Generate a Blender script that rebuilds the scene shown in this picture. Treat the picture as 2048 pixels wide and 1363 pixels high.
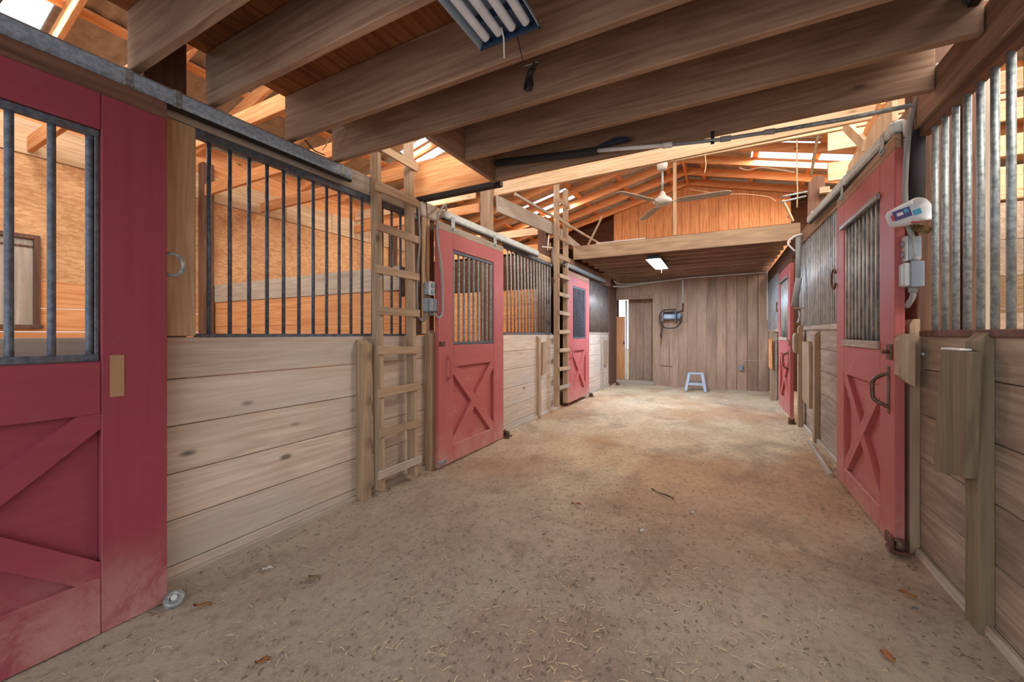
import bpy, bmesh, math, random
from mathutils import Vector, Matrix, noise as mnoise
random.seed(7)
for o in list(bpy.data.objects): bpy.data.objects.remove(o)
S = bpy.context.scene
COL = S.collection
PI = math.pi
def lin(c):
    return tuple(((v/255/12.92) if v/255 <= .04045 else ((v/255+.055)/1.055)**2.4) for v in c) + (1.0,)

# ------------------------------------------------------------------ camera
FPX, VPX, HOR, CXP, EYE = 796.4, 1443.0, 667.0, 1024.0, 1.25
TH = math.atan((VPX-CXP)/FPX); sT, cT = math.sin(TH), math.cos(TH)
cam_d = bpy.data.cameras.new('camera'); cam = bpy.data.objects.new('camera', cam_d); COL.objects.link(cam)
cam.location = (0, 0, EYE); cam.rotation_euler = (PI/2, 0, TH)
cam_d.sensor_width = 36; cam_d.lens = 36*FPX/2048; cam_d.shift_y = -(681.5-HOR)/2048
cam_d.clip_start = .02; cam_d.clip_end = 200
S.camera = cam
# ------------------------------------------------------------------ world, view
S.view_settings.view_transform = 'Standard'; S.view_settings.look = 'None'
S.view_settings.gamma = 1; S.view_settings.use_curve_mapping = False
S.view_settings.exposure = 0.62
W = bpy.data.worlds.new('sky'); S.world = W; W.use_nodes = True
W.node_tree.nodes['Background'].inputs[0].default_value = (.88, .94, 1, 1)
W.node_tree.nodes['Background'].inputs[1].default_value = 1.0
# ------------------------------------------------------------------ daylight and added fill lamps
def area(name, loc, rot, sx, sy, power, col):
    l = bpy.data.lights.new(name, 'AREA'); l.shape = 'RECTANGLE'; l.size = sx; l.size_y = sy
    l.energy = power; l.color = col
    o = bpy.data.objects.new(name, l); COL.objects.link(o); o.location = loc; o.rotation_euler = rot
    return o
area('daylight_barn_doorway', (-.7, -1.0, 1.45), (PI/2, 0, 0), 3.2, 2.3, 18, (.76, .84, 1))
area('stall_fill', (-4.1, -1.0, 1.7), (PI/2, 0, 0), 2.6, 1.6, 4, (1, .96, .9))  # fill lamp added behind the left stalls to brighten their inside
area('stall_fill', (2.7, -1.0, 1.7), (PI/2, 0, 0), 2.6, 1.6, 4, (1, .96, .9))  # matching fill lamp added behind the right stalls
area('loft_fill', (-.7, -1.0, 3.75), (PI/2, 0, 0), 4.2, 1.3, 170, (1, .97, .93))  # large unseen lamp added behind the loft to light rafters and gable
PITCH = .25; RIDGE_X = -.7; RAF_Z = 4.77
def roofz(x, base=RAF_Z): return base - PITCH*abs(x-RIDGE_X)
SKY_L = [(.72, 1.14, -5.2, -4.4), (4.62, 5.15, -4.4, -3.8), (8.15, 8.85, -4.15, -3.0)]
SKY_R = [(.9, 1.8, .45, 3.3), (4.25, 5.2, .45, 3.3), (8.25, 9.1, .5, 2.6)]  # first two are unseen, added to light the barn from above
for y0, y1, xa, xb in SKY_L:
    x = (xa+xb)/2
    area('daylight_skylight', (x, (y0+y1)/2, roofz(x)+.10), (0, math.atan(-PITCH), 0), xb-xa-.06, y1-y0-.06, 15 if y0 < 1 else 52, (1, .95, .88))
for y0, y1, xa, xb in SKY_R:
    x = (xa+xb)/2
    area('daylight_skylight', (x, (y0+y1)/2, roofz(x)+.10), (0, math.atan(PITCH), 0), xb-xa-.06, y1-y0-.1, 120, (1, .95, .88))  # lamps under the far skylight and the two added ones

# ------------------------------------------------------------------ photo point -> known plane
def ray(px, py):
    u = (px-CXP)/FPX; v = (HOR-py)/FPX
    return (u*cT-sT, u*sT+cT, v)
def onx(px, py, x): r = ray(px, py); t = x/r[0]; return Vector((x, r[1]*t, EYE+r[2]*t))
def ony(px, py, y): r = ray(px, py); t = y/r[1]; return Vector((r[0]*t, y, EYE+r[2]*t))
def onz(px, py, z): r = ray(px, py); t = (z-EYE)/r[2]; return Vector((r[0]*t, r[1]*t, z))

# ------------------------------------------------------------------ materials
def newmat(name):
    m = bpy.data.materials.new(name); m.use_nodes = True
    nt = m.node_tree; b = nt.nodes['Principled BSDF']
    return m, nt, b
def N(nt, t, **k):
    n = nt.nodes.new(t)
    for a, v in k.items(): setattr(n, a, v)
    return n
def math_(nt, op, a, b=None, c=None, clamp=False):
    n = N(nt, 'ShaderNodeMath', operation=op, use_clamp=clamp)
    for i, v in enumerate((a, b, c)):
        if v is None: continue
        if isinstance(v, (int, float)): n.inputs[i].default_value = v
        else: nt.links.new(v, n.inputs[i])
    return n.outputs[0]
def mix_(nt, fac, a, b, blend='MIX'):
    n = N(nt, 'ShaderNodeMix', data_type='RGBA', blend_type=blend)
    for i, v in ((0, fac), (6, a), (7, b)):
        if isinstance(v, (int, float)): n.inputs[i].default_value = v
        elif isinstance(v, tuple): n.inputs[i].default_value = v
        else: nt.links.new(v, n.inputs[i])
    return n.outputs[2]
def rnd_socket(nt):
    oi = N(nt, 'ShaderNodeObjectInfo'); ge = N(nt, 'ShaderNodeNewGeometry')
    return math_(nt, 'FRACT', math_(nt, 'ADD', oi.outputs['Random'], math_(nt, 'MULTIPLY', ge.outputs['Random Per Island'], 1.7)))
def coords(nt, scale, rnd=None):
    tc = N(nt, 'ShaderNodeTexCoord'); v = tc.outputs['Object']
    if rnd is not None:
        cb = N(nt, 'ShaderNodeCombineXYZ')
        for i, k in enumerate((37., 19., 53.)): nt.links.new(math_(nt, 'MULTIPLY', rnd, k), cb.inputs[i])
        ad = N(nt, 'ShaderNodeVectorMath', operation='ADD')
        nt.links.new(v, ad.inputs[0]); nt.links.new(cb.outputs[0], ad.inputs[1]); v = ad.outputs[0]
    mp = N(nt, 'ShaderNodeMapping'); mp.inputs['Scale'].default_value = scale
    nt.links.new(v, mp.inputs[0])
    return mp.outputs[0]
def noise_(nt, vec, scale=1., detail=4., rough=.6, dist=0.):
    n = N(nt, 'ShaderNodeTexNoise'); n.inputs['Scale'].default_value = scale; n.inputs['Detail'].default_value = detail
    n.inputs['Roughness'].default_value = rough; n.inputs['Distortion'].default_value = dist
    nt.links.new(vec, n.inputs['Vector']); return n.outputs['Fac']
def ramp_(nt, fac, lo, hi):
    n = N(nt, 'ShaderNodeMapRange'); n.inputs[1].default_value = lo; n.inputs[2].default_value = hi; n.interpolation_type = 'SMOOTHSTEP'
    nt.links.new(fac, n.inputs[0]); return n.outputs[0]
def bump_(nt, b, h, strength=.3, dist=.004):
    n = N(nt, 'ShaderNodeBump'); n.inputs['Strength'].default_value = strength; n.inputs['Distance'].default_value = dist
    nt.links.new(h, n.inputs['Height']); nt.links.new(n.outputs[0], b.inputs['Normal'])
def axs(axis, along, across): return tuple(along if a == axis else across for a in 'xyz')
def wood(name, light, dark, axis, knots=.35, var=.16, grime=None, gamt=.5, rough=.78, ring=.35, gscale=1.6):
    m, nt, b = newmat(name); L = nt.links; r = rnd_socket(nt)
    fine = noise_(nt, coords(nt, axs(axis, 1.6, 42), r), 1, 5, .65, .4)
    low = noise_(nt, coords(nt, axs(axis, .55, 6.5), r), 1, 2, .5, .3)
    rings = math_(nt, 'MULTIPLY_ADD', math_(nt, 'SINE', math_(nt, 'MULTIPLY', low, 55)), .5, .5)
    f = math_(nt, 'ADD', math_(nt, 'MULTIPLY', ramp_(nt, fine, .3, .72), 1-ring), math_(nt, 'MULTIPLY', rings, ring))
    col = mix_(nt, f, lin(dark), lin(light))
    if grime:
        g = noise_(nt, coords(nt, axs(axis, gscale*.6, gscale*1.6), r), 1, 6, .65)
        col = mix_(nt, math_(nt, 'MULTIPLY', ramp_(nt, g, .42, .7), gamt), col, lin(grime))
    if knots > 0:
        vo = N(nt, 'ShaderNodeTexVoronoi'); vo.inputs['Scale'].default_value = 1
        L.new(coords(nt, axs(axis, 2.2, 5.2), r), vo.inputs['Vector'])
        sep = N(nt, 'ShaderNodeSeparateColor'); L.new(vo.outputs['Color'], sep.inputs[0])
        on = math_(nt, 'LESS_THAN', sep.outputs[0], knots)
        k = math_(nt, 'MULTIPLY', math_(nt, 'SUBTRACT', 1, ramp_(nt, vo.outputs['Distance'], .03, .13)), on)
        col = mix_(nt, math_(nt, 'MULTIPLY', k, .8), col, lin(tuple(v*.42 for v in dark)))
    v = math_(nt, 'MULTIPLY_ADD', r, 2*var, 1-var)
    hs = N(nt, 'ShaderNodeHueSaturation'); L.new(col, hs.inputs['Color']); L.new(v, hs.inputs['Value'])
    L.new(hs.outputs[0], b.inputs['Base Color']); b.inputs['Roughness'].default_value = rough
    b.inputs['Specular IOR Level'].default_value = .25
    bump_(nt, b, f, .25, .003)
    return m
def paint(name, c, c2, rough=.5, scuff=(205, 170, 165), amt=.3, metallic=0, scale=4, bump=.1):
    m, nt, b = newmat(name); L = nt.links; r = rnd_socket(nt)
    g = noise_(nt, coords(nt, (scale,)*3, r), 1, 6, .7)
    col = mix_(nt, ramp_(nt, g, .35, .65), lin(c), lin(c2))
    s = noise_(nt, coords(nt, (scale*2.1,)*3, r), 1, 8, .75, .6)
    col = mix_(nt, math_(nt, 'MULTIPLY', ramp_(nt, s, .58, .78), amt), col, lin(scuff))
    L.new(col, b.inputs['Base Color']); b.inputs['Roughness'].default_value = rough; b.inputs['Metallic'].default_value = metallic
    b.inputs['Specular IOR Level'].default_value = .35
    if bump: bump_(nt, b, s, bump, .003)
    return m
def door_paint(name, axis, ca=(170, 84, 82), cb=(188, 106, 102), dust=(208, 165, 158)):
    m, nt, b = newmat(name); L = nt.links; r = rnd_socket(nt)
    fine = noise_(nt, coords(nt, axs(axis, 1.2, 40), r), 1, 5, .6)
    col = mix_(nt, fine, lin(ca), lin(cb))
    s = noise_(nt, coords(nt, (5, 5, 5), r), 1, 8, .75, .5)
    col = mix_(nt, math_(nt, 'MULTIPLY', ramp_(nt, s, .56, .78), .35), col, lin(dust))
    # dust kicked up on the lower edge of the doors
    ge = N(nt, 'ShaderNodeNewGeometry'); sx = N(nt, 'ShaderNodeSeparateXYZ'); L.new(ge.outputs['Position'], sx.inputs[0])
    low = math_(nt, 'MULTIPLY', math_(nt, 'SUBTRACT', 1, ramp_(nt, sx.outputs[2], .05, .42)), ramp_(nt, s, .3, .62))
    col = mix_(nt, math_(nt, 'MULTIPLY', low, .55), col, lin((200, 160, 145)))
    L.new(col, b.inputs['Base Color']); b.inputs['Roughness'].default_value = .55
    b.inputs['Specular IOR Level'].default_value = .3
    bump_(nt, b, fine, .12, .002)
    return m
def osb(name):
    m, nt, b = newmat(name); L = nt.links
    vo = N(nt, 'ShaderNodeTexVoronoi'); vo.inputs['Scale'].default_value = 1
    v = coords(nt, (20, 20, 62))
    nz = N(nt, 'ShaderNodeTexNoise'); nz.inputs['Scale'].default_value = .5; L.new(v, nz.inputs['Vector'])
    mx = mix_(nt, .75, v, nz.outputs['Color'], 'ADD'); L.new(mx, vo.inputs['Vector'])
    sep = N(nt, 'ShaderNodeSeparateColor'); L.new(vo.outputs['Color'], sep.inputs[0])
    g = noise_(nt, coords(nt, (3, 3, 3)), 1, 6, .7)
    col = mix_(nt, sep.outputs[0], lin((196, 140, 92)), lin((222, 176, 126)))
    col = mix_(nt, math_(nt, 'MULTIPLY', ramp_(nt, g, .45, .7), .4), col, lin((150, 88, 45)))
    L.new(col, b.inputs['Base Color']); b.inputs['Roughness'].default_value = .7
    bump_(nt, b, sep.outputs[1], .2, .002)
    return m
def metal(name, c, c2, rough=.45, metallic=.8, scale=30, rust=None, ramt=.4):
    m, nt, b = newmat(name); L = nt.links; r = rnd_socket(nt)
    g = noise_(nt, coords(nt, (scale,)*3, r), 1, 4, .6)
    col = mix_(nt, ramp_(nt, g, .35, .65), lin(c), lin(c2))
    if rust:
        s = noise_(nt, coords(nt, (7, 7, 3), r), 1, 7, .7)
        col = mix_(nt, math_(nt, 'MULTIPLY', ramp_(nt, s, .48, .68), ramt), col, lin(rust))
    L.new(col, b.inputs['Base Color']); b.inputs['Metallic'].default_value = metallic
    rr = math_(nt, 'MULTIPLY_ADD', g, .25, rough-.1); L.new(rr, b.inputs['Roughness'])
    return m
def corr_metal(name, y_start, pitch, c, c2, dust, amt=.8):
    # dull sheet metal, paler along the rib crests, with scattered dust flecks
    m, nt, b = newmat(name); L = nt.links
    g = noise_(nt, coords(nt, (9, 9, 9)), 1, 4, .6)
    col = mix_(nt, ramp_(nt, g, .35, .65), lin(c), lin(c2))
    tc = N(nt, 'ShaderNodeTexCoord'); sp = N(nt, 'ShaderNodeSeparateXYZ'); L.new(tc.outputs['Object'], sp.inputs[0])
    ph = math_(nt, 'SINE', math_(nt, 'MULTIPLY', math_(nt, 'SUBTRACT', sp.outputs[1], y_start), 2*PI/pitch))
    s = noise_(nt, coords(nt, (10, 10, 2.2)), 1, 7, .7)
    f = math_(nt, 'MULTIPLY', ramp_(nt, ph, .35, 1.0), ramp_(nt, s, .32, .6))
    col = mix_(nt, math_(nt, 'MULTIPLY', f, amt), col, lin(dust))  # paler rib crests, in the same colour as the dust flecks
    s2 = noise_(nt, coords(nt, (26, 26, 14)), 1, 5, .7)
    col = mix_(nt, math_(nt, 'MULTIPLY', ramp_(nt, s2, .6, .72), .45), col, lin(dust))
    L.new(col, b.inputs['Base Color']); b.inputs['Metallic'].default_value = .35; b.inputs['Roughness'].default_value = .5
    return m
def plain(name, c, rough=.5, metallic=0, em=0):
    m, nt, b = newmat(name); L = nt.links
    g = noise_(nt, coords(nt, (18, 18, 18)), 1, 3, .6)
    L.new(mix_(nt, g, lin(tuple(v*.9 for v in c)), lin(tuple(min(255, v*1.06) for v in c))), b.inputs['Base Color'])
    b.inputs['Roughness'].default_value = rough; b.inputs['Metallic'].default_value = metallic
    if em:
        b.inputs['Emission Color'].default_value = lin(c); b.inputs['Emission Strength'].default_value = em
    return m
def dirt(name):
    m, nt, b = newmat(name); L = nt.links
    big = noise_(nt, coords(nt, (.55, .45, 1)), 1, 4, .6, .3)
    mid = noise_(nt, coords(nt, (2.4, 1.6, 1)), 1, 8, .68, .4)
    fine = noise_(nt, coords(nt, (26, 20, 26)), 1, 8, .75)
    grit = noise_(nt, coords(nt, (95, 70, 95)), 1, 4, .7)
    col = mix_(nt, ramp_(nt, mid, .3, .7), lin((206, 178, 142)), lin((230, 208, 174)))
    col = mix_(nt, math_(nt, 'MULTIPLY', ramp_(nt, big, .45, .6), .7), col, lin((190, 144, 104)))
    # darker trampled patch of wood shavings and manure dust around the near half of the aisle
    ge = N(nt, 'ShaderNodeNewGeometry'); sx = N(nt, 'ShaderNodeSeparateXYZ'); L.new(ge.outputs['Position'], sx.inputs[0])
    edge = math_(nt, 'ADD', math_(nt, 'MULTIPLY_ADD', mid, 2.6, -1.3), sx.outputs[1])
    near = math_(nt, 'SUBTRACT', 1, ramp_(nt, edge, 1.4, 4.6))
    col = mix_(nt, math_(nt, 'MULTIPLY', near, .62), col, lin((158, 149, 142)))
    blot = noise_(nt, coords(nt, (1.5, 1.1, 1)), 1, 7, .66, .6)
    col = mix_(nt, math_(nt, 'MULTIPLY', ramp_(nt, blot, .5, .66), .42), col, lin((134, 112, 96)))
    col = mix_(nt, math_(nt, 'MULTIPLY', ramp_(nt, fine, .46, .68), .5), col, lin((124, 104, 90)))
    col = mix_(nt, math_(nt, 'MULTIPLY', ramp_(nt, grit, .54, .7), .5), col, lin((226, 208, 184)))
    L.new(col, b.inputs['Base Color']); b.inputs['Roughness'].default_value = .95
    b.inputs['Specular IOR Level'].default_value = .1
    h = math_(nt, 'ADD', math_(nt, 'MULTIPLY', fine, .7), math_(nt, 'MULTIPLY', grit, .35))
    bump_(nt, b, h, .9, .03)
    return m

M = {}
for a in 'xyz':
    M['orange'+a] = wood('orange_pine_'+a, (232, 172, 118), (200, 128, 76), a, .25, .12, (205, 150, 110), .3)
    M['pale'+a] = wood('pale_pine_'+a, (224, 196, 160), (190, 152, 112), a, .3, .10, (180, 150, 125), .4)
    M['tan'+a] = wood('weathered_tan_lumber_'+a, (190, 164, 134), (154, 128, 102), a, .2, .14, (150, 128, 108), .5)
    M['joist'+a] = wood('aged_joist_lumber_'+a, (180, 148, 122), (140, 108, 86), a, .3, .10, (118, 90, 74), .5)
    M['grey'+a] = wood('grey_weathered_board_'+a, (196, 182, 164), (162, 146, 130), a, .15, .12, (140, 126, 114), .4)
    M['old'+a] = wood('dark_old_timber_'+a, (122, 88, 70), (84, 58, 46), a, .15, .15, (98, 76, 64), .5)
    M['green'+a] = wood('treated_greenish_lumber_'+a, (150, 134, 104), (116, 100, 76), a, .12, .1, (122, 110, 92), .4)
M['plankL'] = wood('stall_wall_planks_pale', (216, 200, 182), (184, 162, 142), 'y', .5, .07, (190, 180, 170), .75)
M['plankR'] = wood('stall_wall_planks_grey', (184, 166, 146), (146, 126, 108), 'y', .3, .10, (112, 94, 82), .6)
M['dark_x'] = wood('dark_brown_planks', (92, 60, 40), (64, 40, 27), 'x', .1, .1)  # dark brown planks for the upper divider and gable sides
M['deck'] = wood('loft_plywood', (170, 112, 70), (124, 76, 46), 'y', .12, .10, (98, 60, 38), .4, ring=.5)
M['siding'] = wood('grooved_plywood_siding', (188, 158, 133), (158, 128, 106), 'z', .08, .04, (118, 94, 78), .65, gscale=.8)
M['gable'] = wood('orange_plywood_siding', (210, 150, 100), (176, 114, 70), 'z', .1, .05, ring=.5)
M['osb'] = osb('oriented_strand_board')
M['redz'] = door_paint('red_door_paint_upright', 'z'); M['redy'] = door_paint('red_door_paint_rail', 'y')
M['darkerz'] = door_paint('red_door_paint_darker_upright', 'z', (136, 54, 66), (152, 70, 80), (150, 104, 112)); M['darkery'] = door_paint('red_door_paint_darker_rail', 'y', (136, 54, 66), (152, 70, 80), (150, 104, 112))  # darker red version of the door colour, used on the near door
M['edge'] = paint('dark_red_door_edge', (120, 40, 38), (104, 32, 32), .6, amt=.1)
M['steel'] = metal('dark_blue_grey_steel', (74, 80, 90), (104, 110, 120), .5, .25, 40, (96, 76, 64), .5)
M['galv'] = metal('galvanised_steel', (128, 138, 140), (172, 178, 178), .45, .4, 45, (120, 112, 98), .35)
M['galvd'] = metal('dull_galvanised_pipe', (122, 128, 128), (164, 168, 164), .45, .35, 45, (130, 118, 100), .3)
M['rail'] = metal('blue_grey_galvanised_track', (140, 156, 172), (174, 188, 200), .5, .1, 60)
M['railp'] = metal('pale_painted_track', (186, 194, 192), (206, 212, 208), .55, .2, 30, (150, 150, 140), .4)
M['corr'] = metal('corrugated_galvanised_sheet', (136, 146, 150), (186, 192, 192), .3, .8, 12, (196, 182, 158), .35)
M['corrb'] = metal('brownish_corrugated_sheet', (112, 100, 90), (140, 128, 116), .45, .4, 10, (150, 132, 112), .5)
M['roofm'] = metal('roof_sheet_metal', (172, 168, 158), (194, 188, 178), .6, .1, 8, (118, 104, 90), .4)
M['rust'] = metal('rusty_brown_steel', (120, 84, 66), (98, 64, 50), .7, .3, 25)
M['black'] = plain('black_iron', (38, 34, 32), .55, .3)
M['foam'] = plain('black_pipe_foam', (48, 47, 47), .9)
M['pvc'] = plain('white_pvc', (226, 226, 222), .4)
M['conduit'] = plain('grey_pvc_conduit', (150, 152, 150), .5)
M['boxg'] = plain('grey_electrical_box', (140, 152, 162), .45)
M['boxl'] = plain('pale_grey_cover', (196, 200, 200), .4)
M['brass'] = metal('old_brass', (150, 122, 84), (110, 88, 60), .5, .7, 30)
M['bronze'] = metal('brown_bronze', (92, 72, 58), (120, 98, 80), .45, .6, 30)
M['cable'] = plain('white_cable', (205, 198, 188), .5)
M['blackw'] = plain('black_cord', (26, 25, 26), .5)
M['lampw'] = plain('white_lamp_tube', (222, 228, 236), .35)
M['trough'] = plain('grey_blue_reflector', (150, 166, 178), .4)
M['navy'] = plain('navy_lamp_end', (34, 54, 78), .45)
M['tube_on'] = plain('lit_lamp_tube', (215, 232, 255), .4, 0, 135)
M['fanw'] = plain('tan_fan_blade', (172, 154, 132), .5)
M['fanm'] = plain('dusty_white_fan_motor', (206, 196, 184), .45)
M['plastic'] = plain('pale_blue_grey_plastic', (176, 192, 208), .45)
M['reelg'] = plain('grey_blue_reel', (124, 140, 158), .4)
M['hose'] = plain('dark_hose', (52, 40, 34), .6)
M['jug'] = plain('white_jug_plastic', (222, 224, 226), .35)
M['purple'] = plain('purple_print', (72, 58, 120), .4)
M['teal'] = plain('teal_print', (70, 160, 190), .4)
M['redp'] = plain('red_print', (190, 60, 60), .4)
M['white'] = plain('white_paint', (226, 224, 218), .5)
M['tape'] = plain('tan_tape', (170, 132, 96), .6)
M['leaf'] = plain('dry_leaf', (168, 110, 62), .8)
M['straw'] = plain('straw', (206, 184, 152), .9)
M['shred'] = plain('dark_shavings', (112, 96, 82), .9)
M['web'] = plain('pale_twine', (222, 196, 160), .8)
M['dirt'] = dirt('packed_dirt')
def skymat():
    m, nt, b = newmat('translucent_fibreglass'); L = nt.links
    t = N(nt, 'ShaderNodeBsdfTranslucent'); t.inputs[0].default_value = (.95, .95, .92, 1)
    tr = N(nt, 'ShaderNodeBsdfTransparent'); tr.inputs[0].default_value = (.95, .97, 1, 1)
    mx = N(nt, 'ShaderNodeMixShader'); mx.inputs[0].default_value = .7
    L.new(t.outputs[0], mx.inputs[1]); L.new(tr.outputs[0], mx.inputs[2]); L.new(mx.outputs[0], nt.nodes['Material Output'].inputs[0])
    return m
M['skylight'] = skymat()

# ------------------------------------------------------------------ mesh builder
class MB:
    def __init__(s): s.bm = bmesh.new(); s.smooth = set()
    def _face(s, vs, smooth=False):
        try:
            f = s.bm.faces.new(vs); f.smooth = smooth; return f
        except ValueError: return None
    def box(s, x0, x1, y0, y1, z0, z1, bev=.003):
        c = Vector(((x0+x1)/2, (y0+y1)/2, (z0+z1)/2))
        return s.obox(c, Vector((1, 0, 0)), Vector((0, 1, 0)), Vector((0, 0, 1)), abs(x1-x0), abs(y1-y0), abs(z1-z0), bev)
    def obox(s, c, ax, ay, az, lx, ly, lz, bev=.003):
        vs = [s.bm.verts.new(c+ax*(i*lx/2)+ay*(j*ly/2)+az*(k*lz/2)) for i in (-1, 1) for j in (-1, 1) for k in (-1, 1)]
        idx = [(0, 1, 3, 2), (4, 6, 7, 5), (0, 4, 5, 1), (2, 3, 7, 6), (0, 2, 6, 4), (1, 5, 7, 3)]
        fs = [s._face([vs[i] for i in q]) for q in idx]
        bev = min(bev, lx*.3, ly*.3, lz*.3)
        if bev > .0004:
            es = list({e for f in fs for e in f.edges})
            bmesh.ops.bevel(s.bm, geom=es, offset=bev, segments=1, affect='EDGES')
        return s
    def beam(s, p, q, w, h, up=(0, 0, 1), bev=.003):
        p, q = Vector(p), Vector(q); d = q-p; L = d.length; ax = d.normalized(); up = Vector(up)
        ay = up.cross(ax).normalized(); az = ax.cross(ay)
        return s.obox((p+q)/2, ax, ay, az, L, w, h, bev)
    def ring(s, c, a, b, r, n, rb=None):
        rb = r if rb is None else rb
        return [s.bm.verts.new(c+a*(r*math.cos(2*PI*i/n))+b*(rb*math.sin(2*PI*i/n))) for i in range(n)]
    def tube(s, pts, r, n=8, cap=True, r1=None):
        pts = [Vector(p) for p in pts]; m = len(pts)
        ts = [(pts[min(i+1, m-1)]-pts[max(i-1, 0)]).normalized() for i in range(m)]
        ref = Vector((0, 0, 1)) if abs(ts[0].z) < .9 else Vector((1, 0, 0))
        a = ts[0].cross(ref).normalized(); prev = None
        for i in range(m):
            a = (a-ts[i]*a.dot(ts[i])).normalized(); b = ts[i].cross(a)
            rr = r if r1 is None else r+(r1-r)*i/(m-1)
            cur = s.ring(pts[i], a, b, rr, n)
            if prev:
                for k in range(n): s._face([prev[k], prev[(k+1) % n], cur[(k+1) % n], cur[k]], True)
            elif cap: s._face(cur[::-1])
            prev = cur
        if cap: s._face(prev)
        return s
    def lathe(s, c, prof, axis='z', n=20, cap=True):
        c = Vector(c); ax = {'x': Vector((1, 0, 0)), 'y': Vector((0, 1, 0)), 'z': Vector((0, 0, 1))}[axis] if isinstance(axis, str) else Vector(axis).normalized()
        ref = Vector((0, 0, 1)) if abs(ax.z) < .9 else Vector((1, 0, 0))
        a = ax.cross(ref).normalized(); b = ax.cross(a); prev = None
        for r, h in prof:
            cur = s.ring(c+ax*h, a, b, max(r, 1e-4), n)
            if prev:
                for k in range(n): s._face([prev[k], prev[(k+1) % n], cur[(k+1) % n], cur[k]], True)
            elif cap: s._face(cur[::-1])
            prev = cur
        if cap: s._face(prev)
        return s
    def prism(s, poly, axis, lo, hi):
        def P(u, v, w): return {'x': Vector((w, u, v)), 'y': Vector((u, w, v)), 'z': Vector((u, v, w))}[axis]
        A = [s.bm.verts.new(P(u, v, lo)) for u, v in poly]; B = [s.bm.verts.new(P(u, v, hi)) for u, v in poly]
        s._face(A[::-1]); s._face(B); n = len(poly)
        for i in range(n): s._face([A[i], A[(i+1) % n], B[(i+1) % n], B[i]])
        return s
    def corr(s, o, du, dv, L, H, nrm, pitch, amp, th=.002, sub=8):
        # corrugated sheet: waves along du (length L), straight along dv (height H)
        o, du, dv, nrm = map(Vector, (o, du, dv, nrm)); n = max(8, int(L/pitch*sub)); F = []; B = []
        for i in range(n+1):
            u = L*i/n; w = amp*math.sin(2*PI*u/pitch)
            F.append([s.bm.verts.new(o+du*u+dv*v+nrm*(w+th/2)) for v in (0, H)])
            B.append([s.bm.verts.new(o+du*u+dv*v+nrm*(w-th/2)) for v in (0, H)])
        for i in range(n):
            s._face([F[i][0], F[i+1][0], F[i+1][1], F[i][1]], True); s._face([B[i][1], B[i+1][1], B[i+1][0], B[i][0]], True)
            s._face([F[i][0], B[i][0], B[i+1][0], F[i+1][0]]); s._face([F[i][1], F[i+1][1], B[i+1][1], B[i][1]])
        for e in (0, n): s._face([F[e][0], F[e][1], B[e][1], B[e][0]])
        return s
RL = {}
def finish(o, root_loc): RL[o.name] = root_loc
def obj(name, mb, mat, parent=None, base=None):
    me = bpy.data.meshes.new(name); bm = mb.bm
    bmesh.ops.recalc_face_normals(bm, faces=bm.faces)
    if parent is not None: off = RL[parent.name]
    elif base is not None: off = Vector(base)
    else:
        xs = [v.co for v in bm.verts]
        lo = [min(c[i] for c in xs) for i in range(3)]; hi = [max(c[i] for c in xs) for i in range(3)]
        off = Vector(((lo[0]+hi[0])/2, (lo[1]+hi[1])/2, lo[2]))
    bmesh.ops.translate(bm, verts=bm.verts, vec=-off)
    bm.to_mesh(me); bm.free()
    me.materials.append(mat if not isinstance(mat, str) else M[mat])
    o = bpy.data.objects.new(name, me); COL.objects.link(o)
    if parent is not None: o.parent = parent
    else: o.location = off
    RL[o.name] = off
    return o
def thing(name, label, cat, loc, group=None):
    o = bpy.data.objects.new(name, None); COL.objects.link(o); o.location = loc; o.empty_display_size = .1
    RL[o.name] = Vector(loc); o['label'] = label; o['category'] = cat
    if group: o['group'] = group
    return o
def tag(o, label, cat, group=None, kind=None):
    o['label'] = label; o['category'] = cat
    if group: o['group'] = group
    if kind: o['kind'] = kind
    return o
def struct(name, mb, mat, parent=None):
    o = obj(name, mb, mat, parent)
    if parent is None: o['kind'] = 'structure'
    return o
def B(*a, **k): return MB().box(*a, **k)
ORD = ['first', 'second', 'third', 'fourth', 'fifth', 'sixth', 'seventh', 'eighth', 'ninth', 'tenth', 'eleventh', 'twelfth', 'thirteenth', 'fourteenth', 'fifteenth', 'sixteenth', 'seventeenth', 'eighteenth', 'nineteenth', 'twentieth']
def spline(pts, k=6):
    pts = [Vector(p) for p in pts]; out = []
    P = [pts[0]*2-pts[1]]+pts+[pts[-1]*2-pts[-2]]
    for i in range(1, len(P)-2):
        for j in range(k):
            t = j/k; a, b, c, d = P[i-1:i+3]
            out.append(.5*((2*b)+(c-a)*t+(2*a-5*b+4*c-d)*t*t+(3*b-a-3*c+d)*t**3))
    out.append(pts[-1]); return out

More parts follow.
